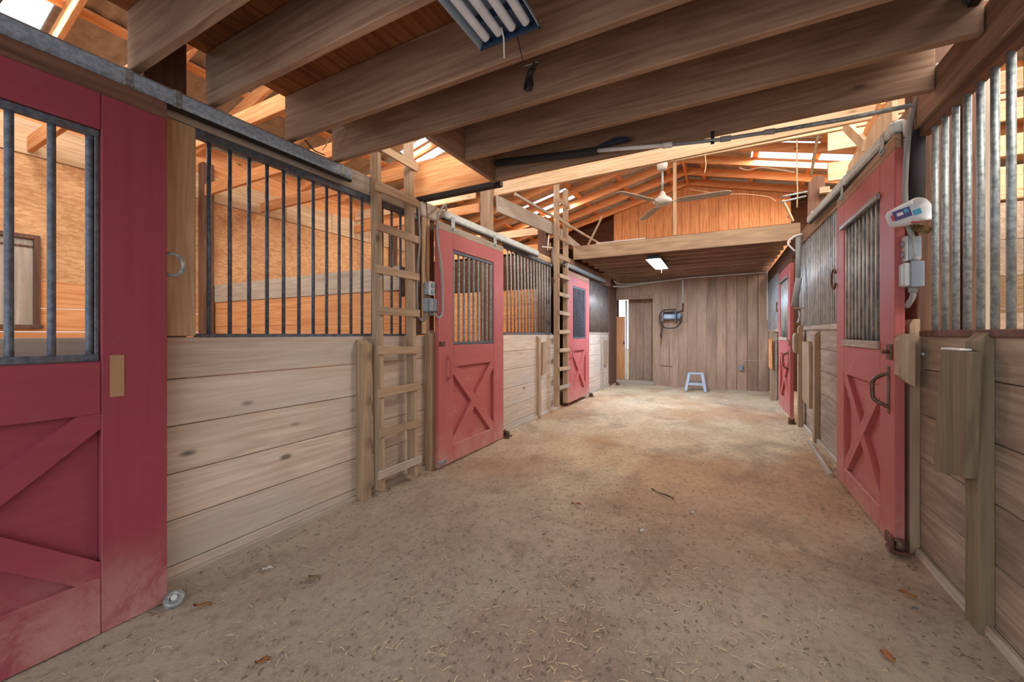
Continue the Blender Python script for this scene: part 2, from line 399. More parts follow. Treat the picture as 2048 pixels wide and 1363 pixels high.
# ================================================================== SETTING
LX, RX = -2.40, .98            # plank faces of the two stall fronts
OX, EX = -5.85, 4.40           # outer side walls
YN, YE = -1.05, 10.35          # barn doorway behind the camera, end wall
def fz(x, y):
    t = min(1, max(0, (y-7.2)/2)); z = -.03*t
    z += .035*math.exp(-max(0, x-LX)/.10)+.03*math.exp(-max(0, RX-x)/.09)
    z += .014*mnoise.noise(Vector((x*1.1, y*1.1, 0)))+.007*mnoise.noise(Vector((x*4.3, y*4.3, 2)))
    return z
def make_floor():
    mb = MB(); bm = mb.bm; xs = [LX-.05+i*.045 for i in range(int((RX-LX+.14)/.045)+1)]; ys = [YN+i*.05 for i in range(int((YE+.1-YN)/.05)+1)]
    g = [[bm.verts.new((x, y, fz(x, y))) for y in ys] for x in xs]
    for i in range(len(xs)-1):
        for j in range(len(ys)-1): mb._face([g[i][j], g[i+1][j], g[i+1][j+1], g[i][j+1]], True)
    for (a, b) in ((OX-.2, LX), (RX, EX+.2)): mb.box(a, b, YN, YE+1.2, -.12, -.03, 0)
    mb.box(LX, RX, YN, YE+1.2, -.2, -.09, 0)
    struct('floor', mb, 'dirt')
make_floor()
gb = MB().box(-30, 30, -30, 40, -.4, -.21, 0); g_ = struct('ground', gb, 'dirt')

def planks(mb, axis, c0, c1, a0, a1, zs, gap=.004, bev=.004):
    # horizontal boards; axis 'y': boards run along y at x c0..c1; axis 'x': along x at y c0..c1
    for z0, z1 in zip(zs[:-1], zs[1:]):
        if axis == 'y': mb.box(c0, c1, a0, a1, z0+gap/2, z1-gap/2, bev)
        else: mb.box(a0, a1, c0, c1, z0+gap/2, z1-gap/2, bev)
ZL = [-.12, .10, .326, .556, .791, 1.025, 1.235]
ZR = [-.12, .07, .315, .56, .805, 1.055, 1.245]
ZRF = [-.12, .10, .345, .59, .835, 1.08, 1.30]
w = MB()
planks(w, 'y', LX-.04, LX, -.6, 2.98, ZL)
planks(w, 'y', LX-.04, LX, 4.16, 6.28, ZL)
planks(w, 'y', LX-.04, LX, 7.48, 9.54, ZL)
struct('wall_left', w, 'plankL')
w = MB()
planks(w, 'y', RX, RX+.04, YN+.2, 3.02, ZR)
planks(w, 'y', RX, RX+.04, 4.18, 6.75, ZRF)
planks(w, 'y', RX-.03, RX+.01, 7.85, YE-.02, ZRF)
struct('wall_right', w, 'plankR')
w = MB(); 
for y0, y1 in ((-.6, 2.98), (4.16, 6.28), (7.5, 9.53)): w.box(LX, LX+.025, y0, y1, -.1, .055, .008)
struct('baseboard_left', w, 'greyy')
w = MB()
for y0, y1 in ((YN+.2, 3.0), (4.3, 6.6)): w.box(RX-.03, RX, y0, y1, -.1, .065, .008)
struct('baseboard_right', w, 'greyy')
# end wall: grooved siding strips with a doorway at its left
def siding(mb, x0, x1, y, th, zb, ztop, pitch=.203, gap=.017):
    x = x0
    while x < x1-.01:
        xe = min(x+pitch, x1)
        za, zc = ztop(x), ztop(xe-gap)
        mb.prism([(x, zb), (xe-gap, zb), (xe-gap, zc), (x, za)], 'y', y, y+th); x += pitch
    return mb
w = MB(); DX0, DX1, DZ0, DZ1 = -2.40, -1.51, .07, 2.12
siding(w, DX1, RX-.02, YE-.008, .02, -.09, lambda x: 2.66)
siding(w, -2.62, DX1-.005, YE-.008, .02, DZ1, lambda x: 2.66)
w.box(DX1, RX, YE+.012, YE+.05, -.1, 2.66, 0); w.box(-2.65, DX1, YE+.012, YE+.05, DZ1, 2.66, 0)
w.box(-2.65, DX0, YE, YE+.05, -.1, DZ1, 0)
struct('wall_end', w, 'siding')
w = MB().box(DX1, DX1+.02, YE-.012, YE+.06, 0, DZ1, .003).box(DX0-.04, DX1+.02, YE-.012, YE, DZ1, DZ1+.09, .003)
struct('trim_1', w, 'joistz')
w = MB().box(DX0-.05, DX1+.03, YE-.05, YE+.06, -.06, .075, .006)
struct('trim_2', w, 'greyx')
# small vestibule behind the doorway, with a lit side opening
w = MB(); siding(w, -2.18, -1.40, YE+.42, .02, -.05, lambda x: 2.3)
w.box(-1.45, -1.41, YE+.05, YE+.42, -.05, 2.3, 0); w.box(-2.18, -1.40, YE+.44, YE+.46, -.05, 2.3, 0)
struct('wall_vestibule', w, 'siding')
w = MB().box(-2.75, -1.40, YE+.05, YE+.48, 2.22, 2.3, 0); struct('ceiling_vestibule', w, 'joistx')
d = struct('door_1', MB().box(-2.24, -2.20, YE+.30, YE+.36, .05, 2.12, .003), 'white')
obj('frame', MB().box(-2.75, -2.27, YE+.37, YE+.41, .0, 1.70, .003), 'orangez', d)
obj('latch', MB().tube([(-2.27, YE+.33, .98), (-2.27, YE+.29, .98), (-2.27, YE+.29, 1.06)], .012), 'black', d)
# upper gable wall
w = MB(); siding(w, -2.45, 1.30, YE, .015, 2.62, lambda x: roofz(x)-.01, .2, .008)
w.prism([(-2.47, 2.62), (1.32, 2.62), (1.32, roofz(1.32)+.15), (RIDGE_X, RAF_Z+.15), (-2.47, roofz(-2.47)+.15)], 'y', YE+.015, YE+.04)
struct('wall_gable', w, 'gable')
w = MB()
for x0, x1 in ((OX, -2.45), (1.30, EX)):
    w.prism([(x0, -.1), (x1, -.1), (x1, roofz(x1)+.2), (x0, roofz(x0)+.2)], 'y', YE+.45, YE+.5)
struct('wall_gable_side', w, 'dark_x')
# outer side walls
w = MB().box(OX-.03, OX, YN, YE+.5, 1.76, 2.95, 0); struct('wall_outer_left', w, 'osb')
w = MB(); planks(w, 'y', OX-.03, OX+.005, YN, YE+.5, [-.1, .12, .35, .58, .81, 1.04, 1.27, 1.50, 1.76]); struct('wall_outer_left_planks', w, 'orangey')
w = MB()
yy = YN
while yy < YE: w.box(OX-.03, OX+.02, yy, yy+.79, 2.955, 3.28, .002); yy += .8
struct('trim_3', w, 'paley')
w = MB().box(OX-.03, OX, YN, YE+.5, 3.28, 3.66, 0); struct('wall_outer_left_top', w, 'orangey')
w = MB(); planks(w, 'y', EX, EX+.03, YN, YE+.5, [-.1, .2, .5, .8, 1.1, 1.4, 1.7, 2.0, 2.3, 2.6, 2.9, 3.2, 3.7], .004); struct('wall_outer_right', w, 'paley')
# window in the outer wall of the near stall
wn = struct('window_1', MB().box(OX-.01, OX+.012, .72, 1.24, 1.33, 2.15, .002), 'greyz')
fr = MB(); 
for a in ((.68, .72, 1.30, 2.19), (1.24, 1.28, 1.30, 2.19)): fr.box(OX, OX+.05, a[0], a[1], a[2], a[3])
fr.box(OX, OX+.05, .72, 1.24, 2.15, 2.19); fr.box(OX, OX+.06, .66, 1.30, 1.30, 1.335)
fr.box(OX, OX+.02, .72, 1.24, 2.07, 2.09)
obj('window_frame', fr, 'oldz', wn)
# stall dividers
w = MB(); planks(w, 'x', 2.75, 2.79, OX, -2.62, [-.1, .19, .42, .65, .88, 1.11, 1.34, 1.64]); struct('wall_divider_near', w, 'orangex')
tag(obj('divider_cap_board', MB().box(OX+.01, -2.60, 2.735, 2.79, 1.65, 1.872, .004), 'greyx'), 'grey weathered plank capping the orange divider behind the first barred stall', 'plank')
w = MB(); planks(w, 'x', 6.0, 6.04, OX, -2.62, [-.1, .12, .35, .58, .81, 1.04, 1.27, 1.50, 1.73, 1.99]); struct('wall_divider_middle', w, 'orangex')
w = MB(); planks(w, 'x', 6.10, 6.14, OX, -2.5, [-.1, .5, 1.0, 1.5, 2.0, 2.3, 2.6]); struct('wall_divider_middle_upper', w, 'dark_x')
w = MB(); planks(w, 'x', 5.94, 5.98, 1.12, EX, [-.1, .3, .7, 1.1, 1.46]); planks(w, 'x', 5.94, 5.98, 1.12, EX, [1.84, 2.21, 2.59]); struct('wall_divider_right', w, 'plankR')
w = MB(); planks(w, 'x', 5.94, 5.98, 1.12, EX, [2.62, 2.96]); planks(w, 'x', 5.94, 5.98, 1.12, EX, [3.06, 3.28]); planks(w, 'x', 5.94, 5.98, 1.12, EX, [3.42, 3.64])
struct('wall_divider_right_upper', w, 'palex')
# loft decks
w = MB().box(-1.60, RX-.02, YN, 2.80, 2.745, 2.765, 0).box(-2.44, -1.60, YN, 1.93, 2.745, 2.765, 0)
struct('ceiling', w, 'deck')
w = MB()
yy = 7.0
w.box(-2.46, RX, 7.0, YE, 2.835, 2.855, 0)
struct('ceiling_far_loft', w, 'deck')
w = MB().box(OX, -2.50, 7.0, YE, 2.835, 2.855, 0); struct('stall_shade_deck', w, 'deck')  # deck added over the third left stall to keep its inside dark
# roof sheets with translucent skylight sheets let in
def roof(side, skies, xe, nm):
    mb = MB(); sl = MB(); edges = [YN-.3]+[v for p in skies for v in p[:2]]+[YE+.6]
    up = Vector((side, 0, -PITCH)).normalized(); nrm = Vector((side*PITCH, 0, 1)).normalized()
    def seg(m, xa, xb, y0, y1):
        L = abs(xb-xa)*math.sqrt(1+PITCH**2); x = xa
        m.corr((x, y0, roofz(x)+.21), (0, 1, 0), up, y1-y0, L, nrm, .152, .012, .002, 5)
    for i in range(len(edges)-1):
        a, b = edges[i], edges[i+1]
        if i % 2 == 0: seg(mb, RIDGE_X, xe, a, b)
        else:
            s0, s1 = sorted(skies[i//2][2:], key=lambda v: abs(v-RIDGE_X))
            seg(mb, RIDGE_X, s0, a, b); seg(mb, s1, xe, a, b); seg(sl, s0, s1, a, b)
    struct('roof_'+nm, mb, 'roofm'); struct('skylight_'+nm, sl, 'skylight')
roof(-1, SKY_L, OX-.35, 'left'); roof(1, SKY_R, EX+.35, 'right')

# ================================================================== FRAMING
G = 'roof rafters'
ys = [YE-.06-.7*k for k in range(16)]
for k, y in enumerate(ys):
    for side, xe, nm in ((-1, OX-.25, 'left'), (1, EX+.25, 'right')):
        xa = RIDGE_X+side*.02
        mb = MB().beam((xa, y, roofz(xa)+.075), (xe, y, roofz(xe)+.075), .04, .15)
        tag(obj('roof_rafter', mb, 'orangex'), f'orange pine rafter of the {nm} roof slope, {ORD[k]} from the far gable', 'rafter', 'rafters of the %s roof slope' % nm)
for j in range(6):
    for side, nm in ((-1, 'left'), (1, 'right')):
        x = RIDGE_X+side*(.35+.92*j)
        mb = MB().beam((x, YN-.25, roofz(x)+.172), (x, YE+.5, roofz(x)+.172), .09, .036, (side*PITCH, 0, 1))
        tag(obj('roof_purlin', mb, 'orangey'), f'flat roof batten on the {nm} slope, {ORD[j]} down from the ridge', 'purlin', 'battens of the %s roof slope' % nm)
tag(obj('ridge_board', MB().box(RIDGE_X-.02, RIDGE_X+.02, YN-.2, YE, RAF_Z-.02, RAF_Z+.17), 'orangey'), 'long ridge board at the peak of the barn roof', 'beam')
JY = [-.04, .38, .80, 1.115, 1.55, 1.89, 2.295, 2.715]
JL = ['ceiling joist over the camera, before the near red door', 'ceiling joist at the very top of the picture before the fixture',
      'brown ceiling joist whose end sits above the near red door', 'brown ceiling joist meeting the track past the near red door edge',
      'ceiling joist directly beneath the near end of the unlit four tube fixture', 'long joist with the coiled black cord hanging beside it',
      'joist ending on the short trimmer beam, third from the open loft edge', 'last brown joist at the open loft edge behind the black foam pipe']
JL[6] = 'ceiling joist butting the trimmer beam, one in from the open loft edge'
for i, y in enumerate(JY):
    x0 = -2.43 if i < 6 else -1.58
    mb = MB().box(x0, RX-.045, y, y+.04, 2.46, 2.742, .004)
    tag(obj('ceiling_joist', mb, 'joistx'), JL[i], 'joist', 'joists under the near loft')
tag(obj('trimmer_beam', MB().box(-1.62, -1.58, 1.932, 2.755, 2.455, 2.735), 'joisty'), 'short trimmer beam beside the ladder opening in the near loft', 'beam')
rb = thing('loft_rim_board', 'orange rim board spanning the ladder opening with a dark steel angle below', 'beam', (-2.0, 2.78, 2.44))
obj('board', MB().box(-2.46, -1.56, 2.765, 2.805, 2.475, 2.765), 'orangex', rb)
obj('angle_iron', MB().box(-2.46, -1.56, 2.757, 2.81, 2.43, 2.473), 'black', rb)
hb = MB().box(LX-.045, LX, -.6, 2.74, 2.315, 2.46)
tag(obj('header_beam', hb, 'greyy'), 'weathered header plank over the first barred stall, behind the steel track', 'beam')
tag(obj('header_beam', MB().box(LX-.045, LX, 3.0, 5.88, 2.37, 2.455), 'paley'), 'pale header plank over the second stall, behind the pale track', 'beam')
tag(obj('header_beam', MB().box(LX-.045, LX, 6.0, 9.75, 2.38, 2.60), 'joisty'), 'brown header plank under the far loft over the third left stall', 'beam')
tag(obj('header_beam', MB().box(RX-.04, RX, YN+.3, 3.0, 2.375, 2.575), 'joisty'), 'dark header plank topping the galvanised bars by the near right stall', 'beam')
tag(obj('header_beam', MB().beam((RX-.015, 3.06, 2.465), (RX-.03, 6.55, 2.52), .04, .16), 'joisty'), 'brown header plank above the corrugated right stall front', 'beam')
tag(obj('header_beam', MB().box(RX-.08, RX-.03, 6.6, YE-.02, 2.36, 2.60), 'oldy'), 'dark header plank under the far loft on the right', 'beam')
# posts
def post(x0, x1, y0, y1, z0, z1, mat, label, cat='post'):
    return tag(obj('timber_post', MB().box(x0, x1, y0, y1, z0, z1, .006), mat), label, cat)
post(LX-.04, LX+.002, .84, 1.06, 1.238, 2.312, 'palez', 'tan upright post between the near red door and the barred grille')
post(LX-.20, LX-.045, .86, 1.04, -.1, 2.9, 'oldz', 'brown inner post behind the planks beside the near red door')
pp = thing('power_post', 'split old post carrying grey switch boxes between the ladder and red door', 'post', (LX-.02, 2.84, -.1))
obj('core', MB().box(LX-.16, LX+.005, 2.755, 2.985, 1.24, 2.40, .01), 'oldz', pp)
obj('face_board', MB().box(LX+.006, LX+.03, 2.79, 2.885, 1.25, 2.32, .004), 'palez', pp)
obj('splice_block', MB().box(LX-.02, LX+.045, 2.76, 2.985, 2.30, 2.44, .012), 'greyz', pp)
post(LX-.17, LX-.046, 4.06, 4.17, -.1, 3.10, 'tanz', 'tall tan post rising above the second red door to the tie beam')
post(LX-.19, LX-.05, 5.80, 5.96, -.1, 3.1, 'oldz', 'dark post behind the second ladder')
post(LX-.10, LX+.02, 9.55, 9.86, -.1, 2.40, 'oldz', 'brown corner post left of the end wall doorway')
post(LX-.10, LX+.01, 9.90, 10.30, -.1, 2.6, 'oldz', 'dark return post next to the end wall doorway')
bp = thing('timber_post', 'thick rough brown post with torn top at the right loft corner', 'post', (1.0, 5.98, -.1))
mb = MB(); mb.prism([(1.025, -.1), (1.12, -.1), (1.09, 3.02), (1.075, 3.12), (1.03, 3.14), (.97, 3.12), (.925, 3.06), (.915, 2.62), (1.025, 2.60)], 'y', 5.90, 5.935)
obj('shaft', mb, 'oldz', bp)
obj('stub_block', MB().box(1.02, 1.12, 5.84, 5.90, 2.90, 2.975, .006), 'tanx', bp)
post(RX, RX+.17, 3.06, 3.24, -.1, 2.9, 'oldz', 'brown post carrying the faucet and switch boxes at the near right door')
post(RX+.18, RX+.235, 3.05, 3.12, -.1, 2.95, 'oldz', 'reddish brown plank upright seen through the galvanised bars')
post(RX+.245, RX+.285, 3.05, 3.12, -.1, 2.95, 'greyz', 'grey weathered upright seen through the galvanised bars')
post(-.705, -.655, 7.01, 7.05, 2.86, RAF_Z, 'palez', 'slim pale king post standing on the far loft edge under the ridge')
post(OX+.012, OX+.12, 2.60, 2.73, -.1, 3.4, 'oldz', 'brown post on the outer wall at the end of the grey capped divider')
post(OX+.012, OX+.12, 5.84, 5.98, -.1, 3.4, 'oldz', 'brown post on the outer wall at the end of the second divider')
# tie beams and loose boards
tag(obj('tie_beam', MB().beam((LX-.05, 4.20, 3.0), (RX+1.5, 4.20, 3.075), .04, .15), 'palex'), 'long bright pine tie beam crossing the aisle behind the loft edge', 'beam')
tag(obj('tie_beam', MB().box(LX, RX+1.2, 4.98, 5.02, 3.26, 3.40), 'palex'), 'pine cross beam from which the ceiling fan hangs', 'beam')
tag(obj('wall_plank', MB().beam((LX+.0, 4.18, 2.82), (LX+.0, 6.0, 2.935), .035, .20), 'greyy'), 'wide grey plank sloping from the tall tan post to the second ladder', 'plank')
tag(obj('guard_rail', MB().beam(onx(1030, 388, -2.5), onx(1205, 490, -2.5), .03, .04), 'greyy'), 'thin loft guard rail passing behind the second ladder', 'rail')
p0, p1 = onx(1205, 432, -2.3), onx(1177, 488, -2.3); p1 = p0+(p1-p0)*((p0.z-2.858)/(p0.z-p1.z))
tag(obj('brace_board', MB().beam(p0, p1, .02, .045), 'tanz'), 'thin tilted brace board on the far loft left of the gable', 'brace')
tag(obj('wall_plank', MB().beam((LX-.05, 6.2, 3.0), (LX-.05, 7.6, 2.9), .03, .14), 'greyy'), 'grey plank lying behind the second ladder at the far loft', 'plank')
for i, (px1, py1, yb, hh) in enumerate(((950, 385, 5.0, .16), (957, 415, 5.0, .13), (1100, 458, 6.3, .13), (1100, 492, 6.3, .12))):
    b_ = ony(px1, py1, yb)
    tag(obj('loft_board', MB().box(OX+.04, b_.x, yb, yb+.035, b_.z-hh/2, b_.z+hh/2), 'palex' if i % 2 == 0 else 'orangex'),
        ['upper pale board left of the tall tan post', 'lower orange board left of the tall tan post', 'upper pale board under the sloping grey plank', 'lower orange board under the sloping grey plank'][i], 'plank')
for i, y in enumerate((.5, 1.2, 1.9, 2.62, 3.36)):
    tag(obj('tie_beam', MB().box(OX, LX-.06, y, y+.04, 2.98, 3.12), 'orangex'), f'level tie beam over the left stalls under the rafters, {ORD[i]} from the camera end', 'beam', 'tie beams over the left stalls')
# right side loft braces above the track
tag(obj('brace_board', MB().beam(onx(1700, 350, 1.02), onx(1790, 215, 1.02), .03, .18), 'palez'), 'wide pale diagonal plank above the right door track', 'brace')
tag(obj('brace_board', MB().beam(onx(1690, 250, 1.0), onx(1730, 290, 1.0), .03, .09), 'palez'), 'short white brace above the right door track', 'brace')
tag(obj('brace_board', MB().beam(onx(1735, 285, 1.04), onx(1765, 200, 1.04), .03, .08), 'orangez'), 'orange strut rising beside the white brace on the right', 'brace')
tag(obj('brace_board', MB().beam(onx(1636, 268, 1.15), onx(1622, 352, 1.15), .03, .05), 'tanz'), 'thin upright stick above the rough brown post', 'brace')
tag(obj('brace_board', MB().beam((1.12, 5.3, 2.72), (1.12, 3.3, 3.35), .03, .14), 'orangey'), 'orange sloping plank behind the pale diagonal on the right', 'brace')
# far loft
tag(obj('loft_fascia', MB().box(-2.40, RX+.02, 6.96, 7.0, 2.60, 2.84, .004), 'tanx'), 'pale front fascia board of the far loft', 'beam')
for k, y in enumerate([7.42, 7.83, 8.24, 8.65, 9.06, 9.47, 9.88, 10.25]):
    tag(obj('ceiling_joist', MB().box(-2.38, RX-.08, y, y+.04, 2.62, 2.834), 'joistx'), f'joist under the far loft, {ORD[k]} behind the pale fascia', 'joist', 'joists under the far loft')
tag(obj('loft_board', MB().box(-2.0, -1.15, 7.05, 7.2, 2.857, 2.885), 'white'), 'white painted board lying on the far loft edge', 'plank')

# ================================================================== STALL DOORS
def clip(poly, n, d):   # keep n.p <= d
    out = []
    for i in range(len(poly)):
        a, b = poly[i], poly[(i+1) % len(poly)]; fa = n[0]*a[0]+n[1]*a[1]-d; fb = n[0]*b[0]+n[1]*b[1]-d
        if fa <= 0: out.append(a)
        if fa*fb < 0: t = fa/(fa-fb); out.append((a[0]+(b[0]-a[0])*t, a[1]+(b[1]-a[1])*t))
    return out
def stall_door(label, xf, sg, y0, y1, z0, zt, s0, s1, wz0, wz1, mz0, bz1, infill, nb, hang=(.0, .07), hangmat='greyy', barmat='galvd', framemat='steel', tilt=0, pz='redz', py='redy'):
    t = thing('stall_door', label, 'door', (xf-sg*.02, (y0+y1)/2, z0), 'red sliding stall doors')
    xb = xf-sg*.045
    def bx(ya, yb, za, zb, d0=0, d1=.045, bev=.003):
        return MB().box(min(xf-sg*d0, xf-sg*d1), max(xf-sg*d0, xf-sg*d1), ya, yb, za, zb, bev)
    obj('stile', bx(y0, y0+s0, z0, zt), pz, t); obj('stile', bx(y1-s1, y1, z0, zt), pz, t)
    ya, yb = y0+s0, y1-s1; g = .0015
    obj('top_rail', bx(ya+g, yb-g, wz1, zt), py, t)
    obj('middle_rail', bx(ya+g, yb-g, mz0, wz0), py, t)
    obj('bottom_rail', bx(ya+g, yb-g, z0, bz1), py, t)
    obj('lower_panel', bx(ya+g, yb-g, bz1, mz0, .035, .045, 0), py, t)
    R = [(ya+g, bz1), (yb-g, bz1), (yb-g, mz0), (ya+g, mz0)]; wd = .046
    dy, dz = yb-ya, mz0-bz1; L = math.hypot(dy, dz); n1 = (-dz/L, dy/L); n2 = (dz/L, dy/L)
    c1 = n1[0]*ya+n1[1]*bz1; c2 = n2[0]*ya+n2[1]*mz0
    full = clip(clip(R, n2, c2+wd), (-n2[0], -n2[1]), -(c2-wd))     # falls from the y0 top corner
    half = clip(clip(R, n1, c1+wd), (-n1[0], -n1[1]), -(c1-wd))
    h1 = clip(half, n2, c2-wd-.002); h2 = clip(half, (-n2[0], -n2[1]), -(c2+wd+.002))
    xa_, xb_ = sorted((xf-sg*.004, xf-sg*.036))
    obj('brace', MB().prism(full, 'x', xa_, xb_), py, t)
    obj('brace', MB().prism(h1, 'x', xa_, xb_).prism(h2, 'x', xa_, xb_), py, t)
    if hang: obj('hanger_board', MB().box(min(xf, xf-sg*.03), max(xf, xf-sg*.03), y0-.0, y1, zt+hang[0], zt+hang[1], .003), hangmat, t)
    xm = xf-sg*.022
    if infill == 'bars':
        fr = MB(); h = .028
        fr.box(xm-.016, xm+.016, ya+.004, yb-.004, wz0+.003, wz0+.003+h); fr.box(xm-.016, xm+.016, ya+.004, yb-.004, wz1-.003-h, wz1-.003)
        fr.box(xm-.012, xm+.012, ya+.004, ya+.018, wz0+h, wz1-h); fr.box(xm-.012, xm+.012, yb-.018, yb-.004, wz0+h, wz1-h)
        f = obj('window_frame', fr, framemat, t)
        for k in range(nb):
            y = ya+.03+(yb-ya-.06)*k/(nb-1)
            obj('bar', MB().tube([(xm, y, wz0+.012), (xm, y, wz0+.06), (xm, y, wz1-.06), (xm, y, wz1-.012)], .0125, 10), barmat, f)
    else:
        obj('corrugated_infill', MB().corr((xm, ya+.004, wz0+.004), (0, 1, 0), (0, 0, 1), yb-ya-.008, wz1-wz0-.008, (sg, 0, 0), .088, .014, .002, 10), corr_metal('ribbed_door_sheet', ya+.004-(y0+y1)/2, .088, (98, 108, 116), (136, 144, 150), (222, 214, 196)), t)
        obj('retaining_bar', MB().beam((xf+sg*.012, ya-.02, wz1-.03), (xf+sg*.012, yb+.03, wz1-.03), .022, .03), 'galvd', t)
        obj('retaining_strip', MB().box(min(xf, xf+sg*.016), max(xf, xf+sg*.016), ya, yb, wz0-.02, wz0+.03), 'greyy', t)
    return t
nd = stall_door('large near red stall door at the left frame edge, three steel bars showing', -2.262, 1, -.34, .885, .015, 2.24, .22, .22, 1.135, 2.09, .92, .246, 'bars', 8, (.0, .075), 'oldy', 'steel', 'steel', pz='darkerz', py='darkery')
obj('tape_strip', MB().box(-2.2615, -2.2595, .69, .735, .985, 1.16, 0), 'tape', nd)
d1 = stall_door('left red stall door beside the ladder with orange boards behind bars', -2.27, 1, 2.885, 4.10, .03, 2.205, .225, .225, 1.14, 2.055, .935, .19, 'bars', 9, (0, .07))
d2 = stall_door('farthest left red stall door next to the second ladder', -2.27, 1, 6.36, 7.53, .085, 2.235, .22, .22, 1.16, 2.08, .95, .25, 'bars', 9, (0, .08), 'joisty', 'steel')
r1 = stall_door('nearest right red stall door with ribbed metal window', .87, -1, 3.015, 4.295, .032, 2.30, .235, .22, 1.175, 2.13, .93, .175, 'corr', 0, (0, .085), 'joisty')
r2 = stall_door('far right red stall door with ribbed metal window by the end wall', .84, -1, 6.68, 7.93, .085, 2.235, .2, .2, 1.17, 2.10, .95, .27, 'corr', 0, (0, .08), 'oldy')
def handle_l(d, xf, y, z0, z1, sg, mat):
    x = xf
    obj('handle', MB().tube(spline([(x, y, z0), (x+sg*.03, y, z0+.012), (x+sg*.045, y, (z0+z1)/2), (x+sg*.03, y, z1-.012), (x, y, z1)]), .008).box(min(x, x+sg*.004), max(x, x+sg*.004), y-.014, y+.014, z0-.03, z0+.02, 0).box(min(x, x+sg*.004), max(x, x+sg*.004), y-.014, y+.014, z1-.02, z1+.03, 0), mat, d)
handle_l(d1, -2.27, 3.02, .83, 1.03, 1, 'redz'); handle_l(d2, -2.27, 6.42, .83, 1.02, 1, 'redz')
def handle_r(d, xf, y, z0, z1):
    obj('handle', MB().tube(spline([(xf, y, z0-.01), (xf-.02, y+.01, z0), (xf-.06, y+.03, z0+.03), (xf-.066, y+.035, (z0+z1)/2), (xf-.06, y+.03, z1-.035), (xf-.02, y+.01, z1), (xf, y, z1+.01)]), .011, 10).box(xf-.005, xf, y-.016, y+.016, z0-.05, z1+.05, .002), 'bronze', d)
handle_r(r1, .87, 3.10, .83, 1.01); handle_r(r2, .84, 6.78, .76, .98)
obj('latch', MB().box(.862, .87, 3.04, 3.12, 1.10, 1.19).tube([(.862, 3.08, 1.145), (.83, 3.08, 1.145)], .012), 'rust', r1)
obj('latch', MB().box(.834, .84, 6.70, 6.78, 1.08, 1.17), 'rust', r2)
obj('latch', MB().box(-2.27, -2.262, 2.89, 2.975, 1.135, 1.18).box(-2.262, -2.25, 2.905, 2.93, 1.15, 1.172), 'rust', d1)
for d, x, y, z in ((d1, -2.262, 2.93, .06), (d2, -2.262, 7.5, .1)): obj('guide_plate', MB().box(x-.008, x+.004, y-.06, y+.06, z-.01, z+.03, .002), 'galvd', d)
obj('guide_plate', MB().box(.855, .87, 3.015, 3.12, .03, .09, .002), 'rust', r1)
for d, xf, sg, ys_, z in ((d1, -2.27, 1, (3.1, 3.9), 2.25), (r1, .87, -1, (3.2, 4.12), 2.36)):
    for y in ys_: obj('hanger_bracket', MB().box(min(xf, xf+sg*.006), max(xf, xf+sg*.006), y-.03, y+.03, z-.02, z+.11, .002).lathe((xf+sg*.006, y, z), [(.012, 0), (.012, .01*sg)], 'x', 8), 'galv', d)
# floor guide rollers
def guide(label, x, y, z, s=1):
    t = thing('door_guide', label, 'door guide', (x, y, z))
    obj('bracket', MB().box(x-.05, x+.04, y-.035, y+.05, z-.008, z+.008, .002).box(x-.045, x-.03, y-.02, y+.03, z, z+.07, .002), 'rust', t)
    obj('roller', MB().lathe((x, y, z+.01), [(.022*s, 0), (.026*s, .01), (.026*s, .04), (.02*s, .05)], 'z', 14), 'bronze', t)
guide('rusty floor guide at the far foot of the left red door', -2.25, 4.16, .035)
guide('rusty floor guide at the foot of the farthest left red door', -2.25, 7.62, .03)
guide('rusty floor guide at the near foot of the right red door', .88, 2.97, .04)
guide('rusty floor guide at the foot of the far right red door', .86, 6.62, .03)
guide('small floor guide beside the end wall doorway', -2.25, 9.85, .0)
t = thing('door_guide', 'grey wheel shaped guide at the foot of the near red door', 'door guide', (-2.235, .93, .0))
c = Vector((-2.245, .905, -.005)); ax = Vector((.45, -.2, .85)).normalized()
obj('wheel', MB().lathe(c, [(.030, 0), (.038, .004), (.040, .05), (.034, .056), (.02, .056), (.018, .05)], ax, 20), 'galvd', t)
obj('hub', MB().lathe(c+ax*.03, [(.012, 0), (.012, .028)], ax, 10), 'boxl', t)

# tracks
def track(label, p, q, mat, sg, joints=(), hh=.075):
    p, q = Vector(p), Vector(q); d = (q-p).normalized()
    t = thing('door_track', label, 'track', p)
    mb = MB(); off = Vector((0, 0, 1))
    mb.beam(p+off*(hh/2), q+off*(hh/2), .062, hh, bev=.012)
    obj('rail', mb, mat, t)
    obj('slot', MB().beam(p+Vector((0, 0, -.006)), q+Vector((0, 0, -.006)), .03, .012, bev=0), 'black', t)
    for f in joints:
        c = p+(q-p)*f; obj('clamp', MB().beam(c-d*.022+off*(hh/2), c+d*.022+off*(hh/2), .068, hh+.008, bev=.01), 'galvd' if mat == 'rail' else mat, t)
    return t
track('long blue grey steel track above the near red door', (-2.35, -.6, 2.347), (-2.35, 1.985, 2.347), 'rail', 1, (.53, .60, .965))
track('pale painted track over the left red door beside the ladder', (-2.33, 3.02, 2.342), (-2.33, 5.21, 2.358), 'railp', 1, (.02, .50, .97))
track('dull track over the farthest left red door', (-2.33, 6.3, 2.38), (-2.33, 8.9, 2.39), 'galvd', 1, (.5,))
track('pale painted track over the right red door with ribbed window', (.90, 3.05, 2.40), (.885, 5.55, 2.50), 'railp', -1, (.02, .4, .9))
track('dark steel track end at the upper right picture corner', (.90, .9, 2.585), (.90, 2.34, 2.585), 'steel', -1, (.95,))

